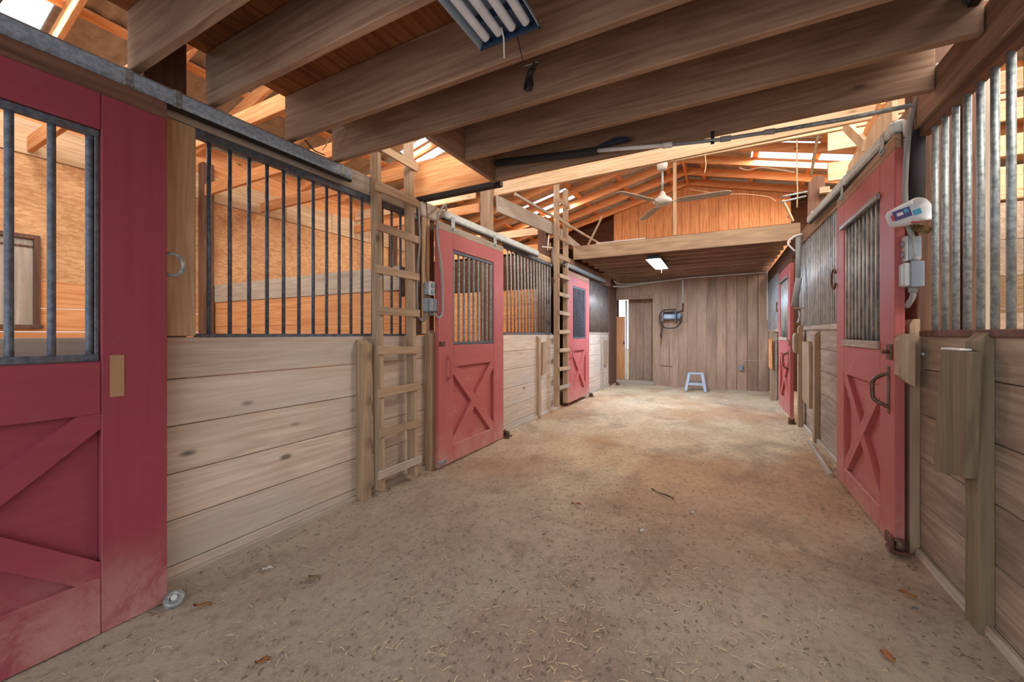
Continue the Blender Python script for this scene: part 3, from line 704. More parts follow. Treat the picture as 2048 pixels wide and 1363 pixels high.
# grilles
def grille(label, x, ybars, y0, y1, z0, z1, zt, railmat, barmat, group, r=.0105, depth=.042):
    t = thing('stall_grille', label, 'grille', (x, (y0+y1)/2, z0))
    obj('bottom_rail', MB().box(x-depth/2, x+depth/2, y0, y1, z0, z1, .004), railmat, t)
    obj('top_rail', MB().box(x-depth/2, x+depth/2, y0, y1, zt, zt+.045, .004), railmat if barmat != 'galv' else 'oldy', t)
    for y in ybars: obj('bar', MB().tube([(x, y, z1-.002), (x, y, zt+.002)], r, 10), barmat, t)
grille('dark steel bar grille over the first plank wall beside the ladder', LX-.022, [1.128+.1023*k for k in range(15)], 1.065, 2.754, 1.212, 1.25, 2.268, 'steel', 'steel', None)
grille('closely barred grille beside the second ladder', LX-.022, [4.476+.1025*k for k in range(15)], 4.37, 5.96, 1.237, 1.262, 2.325, 'steel', 'galvd', None)
grille('galvanised bar grille at the right frame edge', RX+.005, [1.122+.1022*k for k in range(18)], YN+.4, 2.985, 1.235, 1.268, 2.33, 'rust', 'galv', None, .0135, .045)
def cpanel(label, x, y0, y1, z0, z1, sg, mat='corr'):
    t = thing('corrugated_panel', label, 'metal panel', (x, (y0+y1)/2, z0))
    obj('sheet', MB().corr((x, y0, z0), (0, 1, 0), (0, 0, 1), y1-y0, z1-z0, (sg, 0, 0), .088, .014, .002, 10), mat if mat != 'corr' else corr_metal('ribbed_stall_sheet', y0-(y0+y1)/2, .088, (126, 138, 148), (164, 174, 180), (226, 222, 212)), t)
    obj('sill_strip', MB().box(x-.015, x+.015, y0, y1, z0-.045, z0, .003), 'greyy', t)
cpanel('corrugated stall front between the two right red doors', RX-.015, 4.28, 6.60, 1.345, 2.44, -1)
cpanel('narrow corrugated stall front in the far right corner', RX-.07, 7.9, YE-.03, 1.345, 2.36, -1)
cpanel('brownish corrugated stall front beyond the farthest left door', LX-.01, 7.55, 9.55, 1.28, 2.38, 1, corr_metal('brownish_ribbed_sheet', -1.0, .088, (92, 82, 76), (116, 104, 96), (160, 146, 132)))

# ================================================================== LADDERS
def ladder(label, x0, x1, zb, ztop, yn, yf, rungz, rw=.085, rt=.038, mat='tanz', rl=(.06, .05)):
    t = thing('wooden_ladder', label, 'ladder', (x0, (yn+yf)/2, zb))
    def xx(z): return x0+(x1-x0)*(z-zb)/(ztop-zb)
    for y in (yn, yf):
        obj('side_rail', MB().beam((x0-rw/2, y+rt/2, zb), (x1-rw/2, y+rt/2, ztop), rt, rw, (1, 0, 0)), mat, t)
    for i, z in enumerate(rungz):
        x = xx(z); jz = random.uniform(-.008, .008)
        obj('rung', MB().beam((x+.011, yn-rl[0]+.02, z-jz), (x+.011, yf+rt+rl[1]-.02, z+jz), .020, .062), 'greyy' if i == 0 else 'tany', t)
ladder('wooden ladder nailed to the first stall front, rising through the near loft', -2.272, -2.325, .055, 3.15, 2.205, 2.575, [.188, .499, .804, 1.118, 1.424, 1.734, 2.056, 2.36, 2.67, 2.98])
ladder('second wooden ladder farther along the left wall up to the far loft', -2.27, -2.27, .09, 3.66, 5.90, 6.315, [.39+.297*k for k in range(11)], .09, .036, 'tanz', (.03, .04))

# ================================================================== STOP POSTS AND HANGING BOARDS
def stop(label, x0, x1, y0, y1, z0, z1, mat, sg, cut=.035):
    mb = MB(); xf = x1 if sg > 0 else x0; xb = x0 if sg > 0 else x1
    mb.prism([(xb, z0), (xf, z0), (xf, z1-cut), (xb+(xf-xb)*.35, z1), (xb, z1)], 'y', y0, y1)
    return tag(obj('door_stop_post', mb, mat), label, 'post')
stop('short tan post left of the first ladder foot', LX+.002, -2.335, 2.075, 2.165, -.02, 1.205, 'tanz', 1)
stop('short tan post at the latch side of the left red door', LX+.004, -2.325, 2.84, 2.93, -.01, 1.285, 'tanz', 1)
stop('slim tan post in the middle of the second left plank wall', LX+.002, -2.355, 5.33, 5.40, .03, 1.215, 'tanz', 1)
stop('short grey post beyond the farthest left red door', LX+.002, -2.355, 8.80, 8.95, -.05, 1.21, 'greyz', 1)
stop('short treated post behind the green tinted hanging board', .93, RX-.002, 2.335, 2.43, -.02, 1.255, 'greenz', -1)
sp = thing('door_stop_post', 'doubled stop post in front of the near right red door edge', 'post', (.94, 2.96, -.02))
obj('post', MB().prism([(RX-.002, -.02), (.936, -.02), (.936, 1.30), (.95, 1.332), (RX-.002, 1.332)], 'y', 3.02, 3.12), 'tanz', sp)
obj('stop_block', MB().prism([(.935, .96), (.90, .985), (.868, 1.02), (.866, 1.215), (.885, 1.25), (.935, 1.25)], 'y', 2.945, 3.012), 'tanz', sp)
stop('slim post on the right wall between the two red doors', .93, RX-.002, 5.58, 5.68, -.05, 1.275, 'tanz', -1)
sp2 = thing('door_stop_post', 'tan stop post in front of the far right red door', 'post', (.9, 6.5, -.05))
obj('post', MB().prism([(RX-.03, -.05), (.90, -.05), (.90, 1.33), (.92, 1.36), (RX-.03, 1.36)], 'y', 6.42, 6.52), 'tanz', sp2)
obj('stop_block', MB().prism([(.90, .98), (.868, 1.0), (.855, 1.04), (.855, 1.22), (.875, 1.26), (.90, 1.26)], 'y', 6.44, 6.60), 'tanz', sp2)
stop('short post against the end wall in the far right corner', .83, .90, 9.0, 9.12, -.05, 1.30, 'tanz', -1)
def hanging(label, x, quad, th, mat, extra=None):
    # quad: (y,z) corners of the board face
    t = thing('hanging_board', label, 'board', (x, sum(q[0] for q in quad)/4, min(q[1] for q in quad)))
    obj('board', MB().prism(quad, 'x', x-th/2, x+th/2), mat, t)
    if extra: extra(t)
def ex1(t):
    obj('plastic_cap', MB().box(.885, .925, 2.36, 2.52, 1.178, 1.187, .002), 'white', t)
hanging('green tinted board hung on the near right post', .908, [(2.29, 1.175), (2.53, 1.178), (2.605, .60), (2.33, .655)], .038, 'greenz', ex1)
hanging('small board hung beside the slim post on the second left wall', -2.37, [(5.47, 1.12), (5.64, 1.13), (5.60, .655), (5.45, .63)], .03, 'tanz')
hanging('small board hung beyond the farthest left red door', -2.37, [(9.10, 1.09), (9.30, 1.09), (9.27, .52), (9.07, .53)], .03, 'tanz')
hanging('pale board hung on the right wall beside the slim post', .925, [(5.78, 1.16), (6.22, 1.15), (6.22, .42), (5.76, .37)], .03, 'tanz')
hanging('orange board hung by the post in the far right corner', .814, [(8.76, 1.15), (9.03, 1.15), (9.03, .62), (8.76, .60)], .03, 'orangez')
mb = MB().beam(onz(1618, 884, .02), onz(1662, 952, .02), .03, .05)
tag(obj('floor_board', mb, 'greyy'), 'narrow pale board lying along the foot of the right wall', 'plank')

# ================================================================== LAMPS
def fixture(label, x0, x1, y0, y1, z0, z1, tubemat, lit, chain=True):
    t = thing('tube_light', label, 'lamp', ((x0+x1)/2, (y0+y1)/2, z0))
    w = (x1-x0)*.10; mb = MB()
    # trough: roof plate + two flared sides
    mb.box(x0+w, x1-w, y0, y1, z1-.006, z1, 0)
    mb.prism([(x0, z0), (x0+.004, z0), (x0+w+.004, z1-.004), (x0+w, z1)], 'y', y0, y1)
    mb.prism([(x1, z0), (x1-.004, z0), (x1-w-.004, z1-.004), (x1-w, z1)], 'y', y0, y1)
    obj('reflector', mb, 'trough', t)
    for ya, yb in ((y0, y0+.012), (y1-.012, y1)):
        obj('end_plate', MB().prism([(x0, z0), (x1, z0), (x1-w, z1), (x0+w, z1)], 'y', ya, yb), 'navy', t)
    for ya, yb in ((y0+.012, y0+.10), (y1-.10, y1-.012)):
        obj('socket_cover', MB().box(x0+.02, x1-.02, ya, yb, z0+.022, z1-.008, .004), 'navy', t)
    for k in range(4):
        x = x0+(x1-x0)*(.17+.22*k)
        obj('tube', MB().tube([(x, y0+.035, z0+.016), (x, y0+.04, z0+.016), (x, y1-.04, z0+.016), (x, y1-.035, z0+.016)], .0165, 14), tubemat, t)
    if chain:
        xm = (x0+x1)/2
        obj('pull_cord', MB().tube([(xm-.01, y1-.05, z0+.02), (xm-.01, y1-.03, z0-.01), (xm-.008, y1-.03, z0-.085)], .0035, 6), 'cable', t)
    return t
fixture('unlit four tube light under the joists at the top of the picture', -.855, -.595, .15, 1.36, 2.385, 2.455, 'lampw', 0)
fixture('lit four tube light under the far loft', -1.175, -.93, 7.25, 8.47, 2.545, 2.61, 'tube_on', 80)
# black cord and coil by the near fixture
t = thing('electric_cord', 'coiled black cord hanging from the joist beside the unlit fixture', 'cord', ony(1055, 140, 1.62))
p = [ony(1034, 70, 1.40), ony(1042, 105, 1.47), ony(1048, 132, 1.60)]
obj('wire', MB().tube(spline(p), .0022, 6), 'blackw', t)
mb = MB()
for k in range(4):
    dx = (k-1.5)*.004
    q = [ony(1072, 128, 1.62), ony(1062, 142, 1.62), ony(1057, 158, 1.62), ony(1053, 176, 1.62), ony(1057, 183, 1.62), ony(1061, 172, 1.62), ony(1060, 155, 1.62), ony(1066, 140, 1.62)]
    q = [v+Vector((dx, dx*1.5, .003*k)) for v in q]
    mb.tube(spline(q), .0048, 7)
obj('coil', mb, 'blackw', t)
obj('staple', MB().tube([ony(1046, 133, 1.62), ony(1076, 124, 1.62)], .0025, 6), 'galv', t)

# ceiling fan
fx, fy, fzc = -.62, 5.0, 2.83
t = thing('ceiling_fan', 'three blade tan ceiling fan on a short rod in mid aisle', 'fan', (fx, fy, 2.76))
obj('canopy', MB().lathe((fx, fy, 3.27), [(.02, -.09), (.055, -.075), (.062, -.02), (.06, 0)], 'z', 20), 'fanm', t)
obj('rod', MB().tube([(fx, fy, 2.9), (fx, fy, 3.2)], .013, 12), 'galv', t)
obj('motor', MB().lathe((fx, fy, 2.775), [(.03, 0), (.085, .006), (.105, .025), (.105, .055), (.085, .075), (.045, .10), (.03, .14), (.015, .16)], 'z', 28), 'fanm', t)
for k in range(3):
    a = math.radians(-2+120*k); d = Vector((math.cos(a), math.sin(a), 0)); s_ = Vector((-d.y, d.x, 0))
    c0 = Vector((fx, fy, 2.80)); tw = (s_*math.cos(.15)-Vector((0, 0, math.sin(.15)))).normalized(); up = d.cross(tw)
    mb = MB(); pr = []
    for u, wv in ((.16, .045), (.22, .058), (.45, .062), (.66, .056), (.70, .045), (.715, .02)):
        cc = c0+d*u; pr.append([cc-tw*wv+up*.003, cc+tw*wv+up*.003, cc+tw*wv-up*.003, cc-tw*wv-up*.003])
    pv = None
    for q in pr:
        cur = [mb.bm.verts.new(v) for v in q]
        if pv:
            for i in range(4): mb._face([pv[i], pv[(i+1) % 4], cur[(i+1) % 4], cur[i]])
        else: mb._face(cur[::-1])
        pv = cur
    mb._face(pv)
    bl = obj('blade', mb, 'fanw', t)
    obj('blade_iron', MB().beam(c0+d*.09, c0+d*.19, .03, .008), 'fanm', bl)

# ================================================================== ELECTRICS AND PIPES
def boxes_left():
    x = LX+.03
    t = thing('outlet_box', 'upper grey outlet box on the split post by the left red door', 'electrical box', (x, 2.85, 1.62))
    obj('body', MB().box(x, x+.055, 2.80, 2.875, 1.60, 1.715, .006), 'boxg', t)
    cv = obj('cover', MB().box(x+.055, x+.068, 2.795, 2.88, 1.595, 1.72, .005), 'boxl', t)
    obj('receptacle', MB().lathe((x+.068, 2.84, 1.63), [(.022, 0), (.02, .012)], 'x', 14).lathe((x+.068, 2.84, 1.685), [(.022, 0), (.02, .012)], 'x', 14), 'boxg', cv)
    obj('nipple', MB().tube([(x+.03, 2.84, 1.57), (x+.03, 2.84, 1.60)], .014, 10), 'brass', t)
    t = thing('switch_box', 'lower grey double switch box on the split post by the left red door', 'electrical box', (x, 2.85, 1.44))
    obj('body', MB().box(x, x+.06, 2.785, 2.90, 1.445, 1.57, .006), 'boxg', t)
    for y in (2.815, 2.87): obj('flip_cover', MB().box(x+.06, x+.085, y-.025, y+.025, 1.45, 1.565, .008), 'boxg', t)
    obj('connector', MB().tube([(x+.03, 2.86, 1.415), (x+.03, 2.86, 1.447)], .014, 10), 'conduit', t)
    t = thing('conduit_loop', 'grey cable looping over the track end to the left switch box', 'cable', (x, 2.9, 1.35))
    obj('cable', MB().tube(spline([(x+.03, 2.86, 1.42)]+[onx(px, py, -2.25) for px, py in ((870, 628), (877, 635), (884, 625), (885, 590), (883, 540), (876, 485), (874, 450), (878, 425), (884, 416))]+[(-2.29, 3.01, 2.455), (-2.33, 3.08, 2.43)]), .0105, 10), 'conduit', t)
    t = thing('conduit_loop', 'thin white cable running down the ladder side of the split post', 'cable', (x, 2.75, 1.35))
    obj('cable', MB().tube(spline([(x+.03, 2.815, 1.447), (x+.025, 2.80, 1.39), (x+.02, 2.76, 1.365), (x+.01, 2.715, 1.42), (x+.01, 2.70, 1.6), (x+.01, 2.71, 1.85), (x+.01, 2.735, 2.05), (x+.01, 2.73, 2.2), (x+.01, 2.715, 2.40)]), .0085, 8), 'conduit', t)
    t = thing('conduit_loop', 'thin tan wire stapled down the split post to the outlet box', 'cable', (x, 2.84, 1.71))
    obj('cable', MB().tube(spline([(x+.025, 2.825, 1.71), (x+.006, 2.825, 1.8), (x+.006, 2.83, 2.1), (x+.02, 2.825, 2.32), (x+.022, 2.81, 2.43)]), .004, 6), 'bronze', t)
boxes_left()
def boxes_right():
    x1 = RX
    t = thing('outlet_box', 'grey outlet box with white face above the right switch box', 'electrical box', (.95, 3.02, 1.62))
    obj('body', MB().box(.912, .968, 2.965, 3.01, 1.655, 1.785, .004), 'boxg', t)
    f = obj('cover', MB().box(.900, .912, 2.96, 3.015, 1.65, 1.79, .003), 'boxl', t)
    obj('receptacle', MB().lathe((.900, 2.988, 1.69), [(.018, 0), (.016, -.008)], 'x', 14).lathe((.900, 2.988, 1.75), [(.018, 0), (.016, -.008)], 'x', 14), 'boxg', f)
    t = thing('switch_box', 'grey double switch box on the brown post at right', 'electrical box', (.93, 2.98, 1.5))
    obj('body', MB().box(.915, .972, 2.94, 3.01, 1.505, 1.645, .004), 'boxg', t)
    for y in (2.957, 2.993): obj('flip_cover', MB().box(.884, .915, y-.016, y+.016, 1.51, 1.64, .008), 'boxl', t)
    obj('connector', MB().tube([(.945, 2.975, 1.645), (.945, 2.975, 1.672)], .02, 12).tube([(.935, 2.975, 1.478), (.935, 2.975, 1.507)], .02, 12), 'conduit', t)
    t = thing('conduit_loop', 'grey conduit curving down the right post to the switch box', 'cable', (.95, 3.0, 1.44))
    pts = [ony(1878, 128, 2.85), ony(1858, 155, 2.9), ony(1842, 185, 2.93), ony(1830, 212, 2.95), ony(1821, 245, 2.96), ony(1814, 300, 2.97), ony(1810, 380, 2.97), ony(1815, 440, 2.97), ony(1824, 475, 2.975), (.945, 2.975, 1.66)]
    obj('cable', MB().tube(spline(pts), .013, 10), 'conduit', t)
    obj('elbow', MB().tube(spline([(.935, 2.975, 1.49), (.935, 2.978, 1.455), (.925, 2.995, 1.42), (.925, 3.02, 1.405)]), .014, 10), 'conduit', t)
    t = thing('insulated_pipe', 'black foam sleeved water pipe on the right post above the scoop', 'pipe', (.95, 3.0, 1.85))
    obj('foam_sleeve', MB().tube([(.955, 3.005, 1.9), (.962, 3.005, 2.1), (.962, 3.005, 2.43)], .034, 14), 'foam', t)
    obj('tie', MB().tube([ony(1806, 275, 2.985), ony(1838, 273, 2.985)], .003, 6), 'blackw', t)
    t = thing('conduit_loop', 'white plastic hook bend at the right track end', 'pipe', (.93, 3.03, 2.3))
    obj('cable', MB().tube(spline([(.925, 3.035, 2.30), (.925, 3.035, 2.40), (.92, 3.05, 2.455), (.90, 3.10, 2.475), (.885, 3.16, 2.44)]), .013, 10), 'pvc', t)
    # faucet
    t = thing('faucet', 'old brass spigot under the white scoop on the right post', 'faucet', (.93, 2.98, 1.8))
    obj('body', MB().tube([(.952, 3.03, 1.86), (.95, 3.0, 1.835), (.945, 2.93, 1.82)], .02, 12).tube([(.945, 2.955, 1.825), (.95, 2.90, 1.81), (.952, 2.885, 1.80)], .017, 12).tube([(.952, 2.89, 1.803), (.953, 2.87, 1.795)], .022, 12), 'brass', t)
    obj('handle', MB().lathe((.915, 2.95, 1.845), [(.03, 0), (.034, .006), (.03, .012)], (.9, -.2, .3), 14), 'bronze', t)
    # scoop cut from a jug
    t = thing('feed_scoop', 'white cut jug scoop with purple and teal print hung on the spigot', 'scoop', (.90, 2.9, 1.87))
    A = Vector((.815, 2.93, 1.875)); Bv = Vector((1.0, 2.86, 1.925)); d = (Bv-A).normalized()
    a = d.cross(Vector((0, 0, 1))).normalized(); b = d.cross(a)
    mb = MB(); prev = None; inner = None
    prof = [(0, .022, .03), (.012, .036, .045), (.06, .046, .056), (.12, .052, .063), (.165, .055, .068)]
    face = Vector((-.15, -1, .25)).normalized()      # the cut mouth slants towards the aisle
    def rect(u, ra, rb, n=24):
        out = []
        for i in range(n):
            th = 2*PI*i/n; co, si = math.cos(th), math.sin(th); k = (abs(co)**3.2+abs(si)**3.2)**(-1/3.2)
            off = a*(ra*co*k)+b*(rb*si*k); tt = .5+.5*off.dot(face)/.06
            ue = u if u < .08 else .08+(u-.08)*(1.25-.85*max(0, min(1, tt)))
            out.append(mb.bm.verts.new(A+d*ue+off))
        return out
    rings = [rect(u, ra, rb) for u, ra, rb in prof]+[rect(u, ra-.003, rb-.003) for u, ra, rb in prof[::-1]]
    for p_, q_ in zip(rings[:-1], rings[1:]):
        for i in range(24): mb._face([p_[i], p_[(i+1) % 24], q_[(i+1) % 24], q_[i]], True)
    mb._face(rings[0]); mb._face(rings[-1])
    obj('shell', mb, 'jug', t)
    # printed label patches on the side facing the aisle
    sd = -a if a.y > 0 else a
    for nm, u0, u1, v0, v1, mt in (('label', .03, .10, -.025, .028, 'purple'), ('label', .104, .135, -.03, .0, 'teal'), ('label', .104, .132, .006, .034, 'boxl'), ('label', .045, .07, -.005, .012, 'white'), ('label', .02, .032, -.02, .012, 'redp'), ('label', .075, .092, .0, .02, 'teal')):
        off = {'purple': .0015}.get(mt, .003)
        mbb = MB(); q = []
        for u, v in ((u0, v0), (u1, v0), (u1, v1), (u0, v1)):
            ra = .040+.014*min(1, u/.13)+off; q.append(A+d*u+sd*ra-b*v if b.z < 0 else A+d*u+sd*ra+b*v)
        vs = [mbb.bm.verts.new(x_) for x_ in q]+[mbb.bm.verts.new(x_-sd*.002) for x_ in q]
        mbb._face(vs[:4]); mbb._face(vs[4:][::-1])
        for i in range(4): mbb._face([vs[i], vs[(i+1) % 4], vs[4+(i+1) % 4], vs[4+i]])
        obj(nm, mbb, mt, t)
    lip = [A+d*.10-Vector((0, 0, .058))+sd*.035, A+d*.13-Vector((0, 0, .063))+sd*.02, A+d*.165-Vector((0, 0, .066))]
    obj('rim', MB().tube(lip, .005, 6), 'redp', t)
boxes_right()
# pipe across the open loft edge
t = thing('water_pipe', 'long pipe across the open loft edge, black foam then white then grey', 'pipe', ony(1200, 303, 2.64))
a, b_, c_, d_ = ony(992, 326, 2.66), ony(1195, 301, 2.66), ony(1550, 262, 2.66), ony(1826, 210, 2.66)
obj('foam_sleeve', MB().tube([a, ony(1150, 308, 2.66), b_], .026, 12), 'foam', t)
obj('white_section', MB().tube([b_, ony(1338, 290, 2.66)], .013, 10).tube([ony(1325, 291, 2.66), ony(1345, 289, 2.66)], .018, 10), 'pvc', t)
obj('grey_section', MB().tube([ony(1338, 290, 2.66), ony(1440, 279, 2.66), c_], .011, 10).tube([ony(1440, 279, 2.66), ony(1462, 276, 2.66)], .016, 10).tube([ony(1528, 265, 2.66), c_], .015, 10), 'conduit', t)
obj('steel_section', MB().tube([c_, ony(1690, 238, 2.66), d_], .0115, 10), 'galvd', t)
obj('strap', MB().beam(ony(1425, 262, 2.69), ony(1425, 288, 2.645), .02, .004), 'foam', t)
# dark tarp scrap tucked over the pipe
tag(obj('cloth_scrap', MB().prism([(-.74, 2.515), (-.52, 2.518), (-.56, 2.535), (-.62, 2.545)], 'y', 2.64, 2.69), 'navy'), 'small navy cloth scrap tucked above the white pipe', 'cloth')
# pipes along the end wall
Y = YE-.025
t = thing('water_pipe', 'thin white pipe running along the top of the end wall and down its right', 'pipe', (-.8, Y, 1.5))
obj('run', MB().tube([(-2.32, 9.7, 2.40), (-2.2, Y, 2.45), (-.9, Y-.01, 2.575), (.885, Y-.01, 2.60), (.89, Y, 2.58), (.89, Y, 1.55)], .016, 10), 'pvc', t)
t = thing('water_pipe', 'white pipe dropping to the hose reel on the end wall', 'pipe', (-.82, Y, 1.9))
obj('run', MB().tube([(-2.33, 9.8, 2.55), (-2.3, 9.85, 2.50), (-2.2, Y-.03, 2.50), (-.84, Y-.03, 2.555), (-.815, Y-.03, 2.535), (-.815, Y, 1.98)], .015, 10), 'pvc', t)
obj('valve', MB().tube([(-.815, Y, 1.98), (-.815, Y, 1.83), (-.83, Y-.02, 1.80), (-.9, Y-.06, 1.78)], .017, 8).tube([(-.80, Y-.02, 1.80), (-.86, Y-.02, 1.80)], .02, 8), 'bronze', t)
# hose reel
rz, ry = 1.655, 10.17
t = thing('hose_reel', 'grey hose reel with dark hose on the end wall', 'hose reel', (-1.1, ry, 1.3))
for x in (-1.235, -.955): obj('disc', MB().lathe((x, ry, rz), [(.02, -.008), (.15, -.01), (.165, -.006), (.165, .006), (.15, .01), (.02, .008)], 'x', 26), 'reelg', t)
obj('drum', MB().lathe((-1.225, ry, rz), [(.062, 0), (.062, .26)], 'x', 20), 'plastic', t)
obj('side_housing', MB().box(-.935, -.83, ry-.06, ry+.10, rz-.06, rz+.09, .03), 'reelg', t)
obj('mounting_plate', MB().box(-.86, -.72, YE-.022, YE-.002, rz-.14, rz+.12, .004), 'siding', t)
obj('bracket', MB().box(-1.22, -.9, ry+.09, YE-.004, rz+.10, rz+.125, .004), 'black', t)
obj('crank', MB().tube([(-1.245, ry, rz), (-1.30, ry, rz), (-1.30, ry-.05, rz-.03), (-1.34, ry-.05, rz-.03)], .009, 8), 'brass', t)
hp = [(-.9, ry-.04, rz+.0), (-.845, ry-.06, rz-.02), (-.84, ry-.08, rz-.12), (-.93, ry-.09, rz-.245), (-1.08, ry-.08, rz-.275), (-1.22, ry-.07, rz-.245), (-1.30, ry-.06, rz-.12), (-1.32, ry-.05, rz+.02), (-1.27, ry-.03, rz+.13), (-1.2, ry, rz+.165), (-.95, ry, rz+.17)]
obj('hose', MB().tube(spline(hp), .014, 10), 'hose', t)
obj('hose_end', MB().tube(spline([(-1.25, ry-.1, rz-.1), (-1.25, ry-.12, rz-.25), (-1.28, ry-.12, rz-.42), (-1.27, ry-.12, rz-.52)]), .013, 8).tube([(-1.28, ry-.12, rz-.40), (-1.275, ry-.12, rz-.46)], .019, 8), 'hose', t)
# outlet with wire, slot and chewed hole
t = thing('outlet_box', 'small grey box low on the end wall', 'electrical box', (.39, YE-.03, .45))
obj('body', MB().box(.345, .42, YE-.085, YE-.002, .425, .545, .008), 'boxg', t)
obj('wire', MB().tube(spline([(.40, YE-.03, .545), (.44, YE-.02, .63), (.55, YE-.012, .655), (.7, YE-.012, .645), (.88, YE-.012, .68)]), .005, 6), 'cable', t)
tag(obj('wall_slot', MB().beam((-1.33, YE-.008, .47), (-1.06, YE-.008, .452), .012, .02), 'oldx'), 'short dark strip of wood low on the end wall left of the stool', 'strip')
tag(obj('disc_plate', MB().lathe((-.15, YE-.006, 1.44), [(.05, 0), (.05, .006)], 'y', 18), 'siding'), 'round blank plate on the end wall right of the hose reel', 'plate')
tag(obj('disc_plate', MB().lathe((.83, YE-.006, 1.94), [(.035, 0), (.035, .008)], 'y', 14), 'boxg'), 'round grey box near the white pipe at the end wall corner', 'plate')

# step stool
def stool():
    fzs = -.03
    cx, cy = -.505, 9.78; H = .41
    t = thing('step_stool', 'pale blue grey plastic step stool against the end wall', 'stool', (cx, cy, fzs))
    def bt(hw0, hd0, hw1, hd1):  # four splayed leg shells
        pass
    hw, hd = .155, .11; bw, bd = .215, .155
    mb = MB(); mb.box(cx-hw-.01, cx+hw+.01, cy-hd, cy+hd, fzs+H-.035, fzs+H, .014); obj('seat', mb, 'plastic', t)
    for sx in (-1, 1):
        for sy in (-1, 1):
            mb = MB(); top = Vector((cx+sx*hw*.86, cy+sy*hd*.8, fzs+H-.03)); bot = Vector((cx+sx*bw*.93, cy+sy*bd*.93, fzs+.005))
            mb.beam(bot, top, .062, .07, (0, 1, 0), .01); obj('leg', mb, 'plastic', t)
    zc = fzs+.17; k = (zc-fzs)/H; wx = bw+(hw-bw)*k; wy = bd+(hd-bd)*k
    for sy in (-1, 1): obj('stretcher', MB().box(cx-wx+.02, cx+wx-.02, cy+sy*wy*.92-.014, cy+sy*wy*.92+.014, zc-.03, zc+.022, .006), 'plastic', t)
    for sx in (-1, 1): obj('stretcher', MB().box(cx+sx*wx*.9-.014, cx+sx*wx*.9+.014, cy-wy+.02, cy+wy-.02, zc-.03, zc+.022, .006), 'plastic', t)
stool()

# far right foam pipe and spigot
t = thing('insulated_pipe', 'grey foam sleeved pipe with kink beside the far right red door', 'pipe', (.88, 6.35, 1.4))
x = .885
obj('foam_sleeve', MB().tube([ony(1597, 470, 6.3), ony(1596, 560, 6.3)], .030, 12).tube([ony(1598, 556, 6.25), ony(1596, 566, 6.25), ony(1588, 612, 6.25)], .036, 12), 'conduit', t)
obj('bare_pipe', MB().tube([ony(1601, 575, 6.3), ony(1601, 615, 6.3)], .013, 10), 'pvc', t)
obj('spigot', MB().lathe(ony(1598, 617, 6.3), [(.05, 0), (.055, .006), (.05, .012)], 'z', 14).tube(spline([ony(1598, 620, 6.3), ony(1600, 632, 6.27), ony(1596, 645, 6.25)]), .014, 8), 'galvd', t)
obj('top_hook', MB().tube(spline([ony(1604, 468, 6.28), ony(1590, 472, 6.26), ony(1577, 482, 6.26), ony(1578, 490, 6.26), ony(1590, 502, 6.28)]), .011, 8), 'pvc', t)
# rod bracket and stick on the rough post
t = thing('rod_bracket', 'pair of steel rods sticking out of the rough brown post', 'bracket', ony(1610, 390, 5.88))
obj('rod', MB().tube([ony(1615, 383, 5.88), ony(1564, 393, 5.75)], .011, 8), 'galv', t)
obj('rod', MB().tube([ony(1612, 392, 5.88), ony(1562, 404, 5.75)], .011, 8), 'galv', t)
tag(obj('loose_stick', MB().beam(ony(1566, 400, 5.76), ony(1586, 442, 5.9), .022, .03), 'palez'), 'white stick leaning below the steel rods at the loft corner', 'stick')
t = thing('bracket_hook', 'white L shaped hook beside the second ladder top', 'hook', onx(1098, 500, -2.3))
obj('arm', MB().tube([onx(1085, 493, -2.39), onx(1105, 495, -2.39), onx(1107, 530, -2.39)], .009, 8), 'pvc', t)
obj('arm', MB().tube([onx(1098, 470, -2.39), onx(1095, 500, -2.39)], .009, 8), 'pvc', t)

# horseshoes used as door stops
def horseshoe(label, c, ax_u, ax_v, mat, r=.06, s0=.0):
    mb = MB(); pts = []
    for i in range(19):
        th = math.radians(-60+300*i/18)-PI/2+PI+s0
        pts.append(Vector(c)+Vector(ax_u)*(r*.85*math.cos(th))+Vector(ax_v)*(r*math.sin(th)))
    mb.tube(pts, .0085, 8)
    tag(obj('horseshoe', mb, mat), label, 'horseshoe')
horseshoe('silver grey horseshoe at the edge of the near red door', (-2.29, .915, 1.575), (0, 1, 0), (0, 0, 1), 'galv', .052, PI)
horseshoe('dark horseshoe where the right red door meets the corrugated front', (.856, 4.33, 1.72), (0, 1, 0), (0, 0, 1), 'rust', .085, PI)
horseshoe('dark horseshoe on the corrugated panel beyond the far right red door', (.825, 8.0, 1.70), (0, 1, 0), (0, 0, 1), 'rust', .08, PI)
# bolts on the right wall
for i, (px, py, lb) in enumerate(((1830, 702, 'bolt head nearest the doubled stop post, under the grille'), (1850, 708, 'longer bolt head left of the green tinted board'), (1888, 712, 'bolt beside the top of the green tinted board'), (1833, 870, 'bolt head at mid height beside the doubled stop post'), (1831, 955, 'bolt head low beside the doubled stop post'), (1829, 1037, 'lowest bolt head beside the doubled stop post'))):
    c = onx(px, py, RX)
    tag(obj('wall_bolt', MB().lathe(c+Vector((-.016, 0, 0)), [(.006, 0), (.011, .003), (.011, .018)], 'x', 10), 'galv'), lb, 'bolt', 'bolts on the right wall')
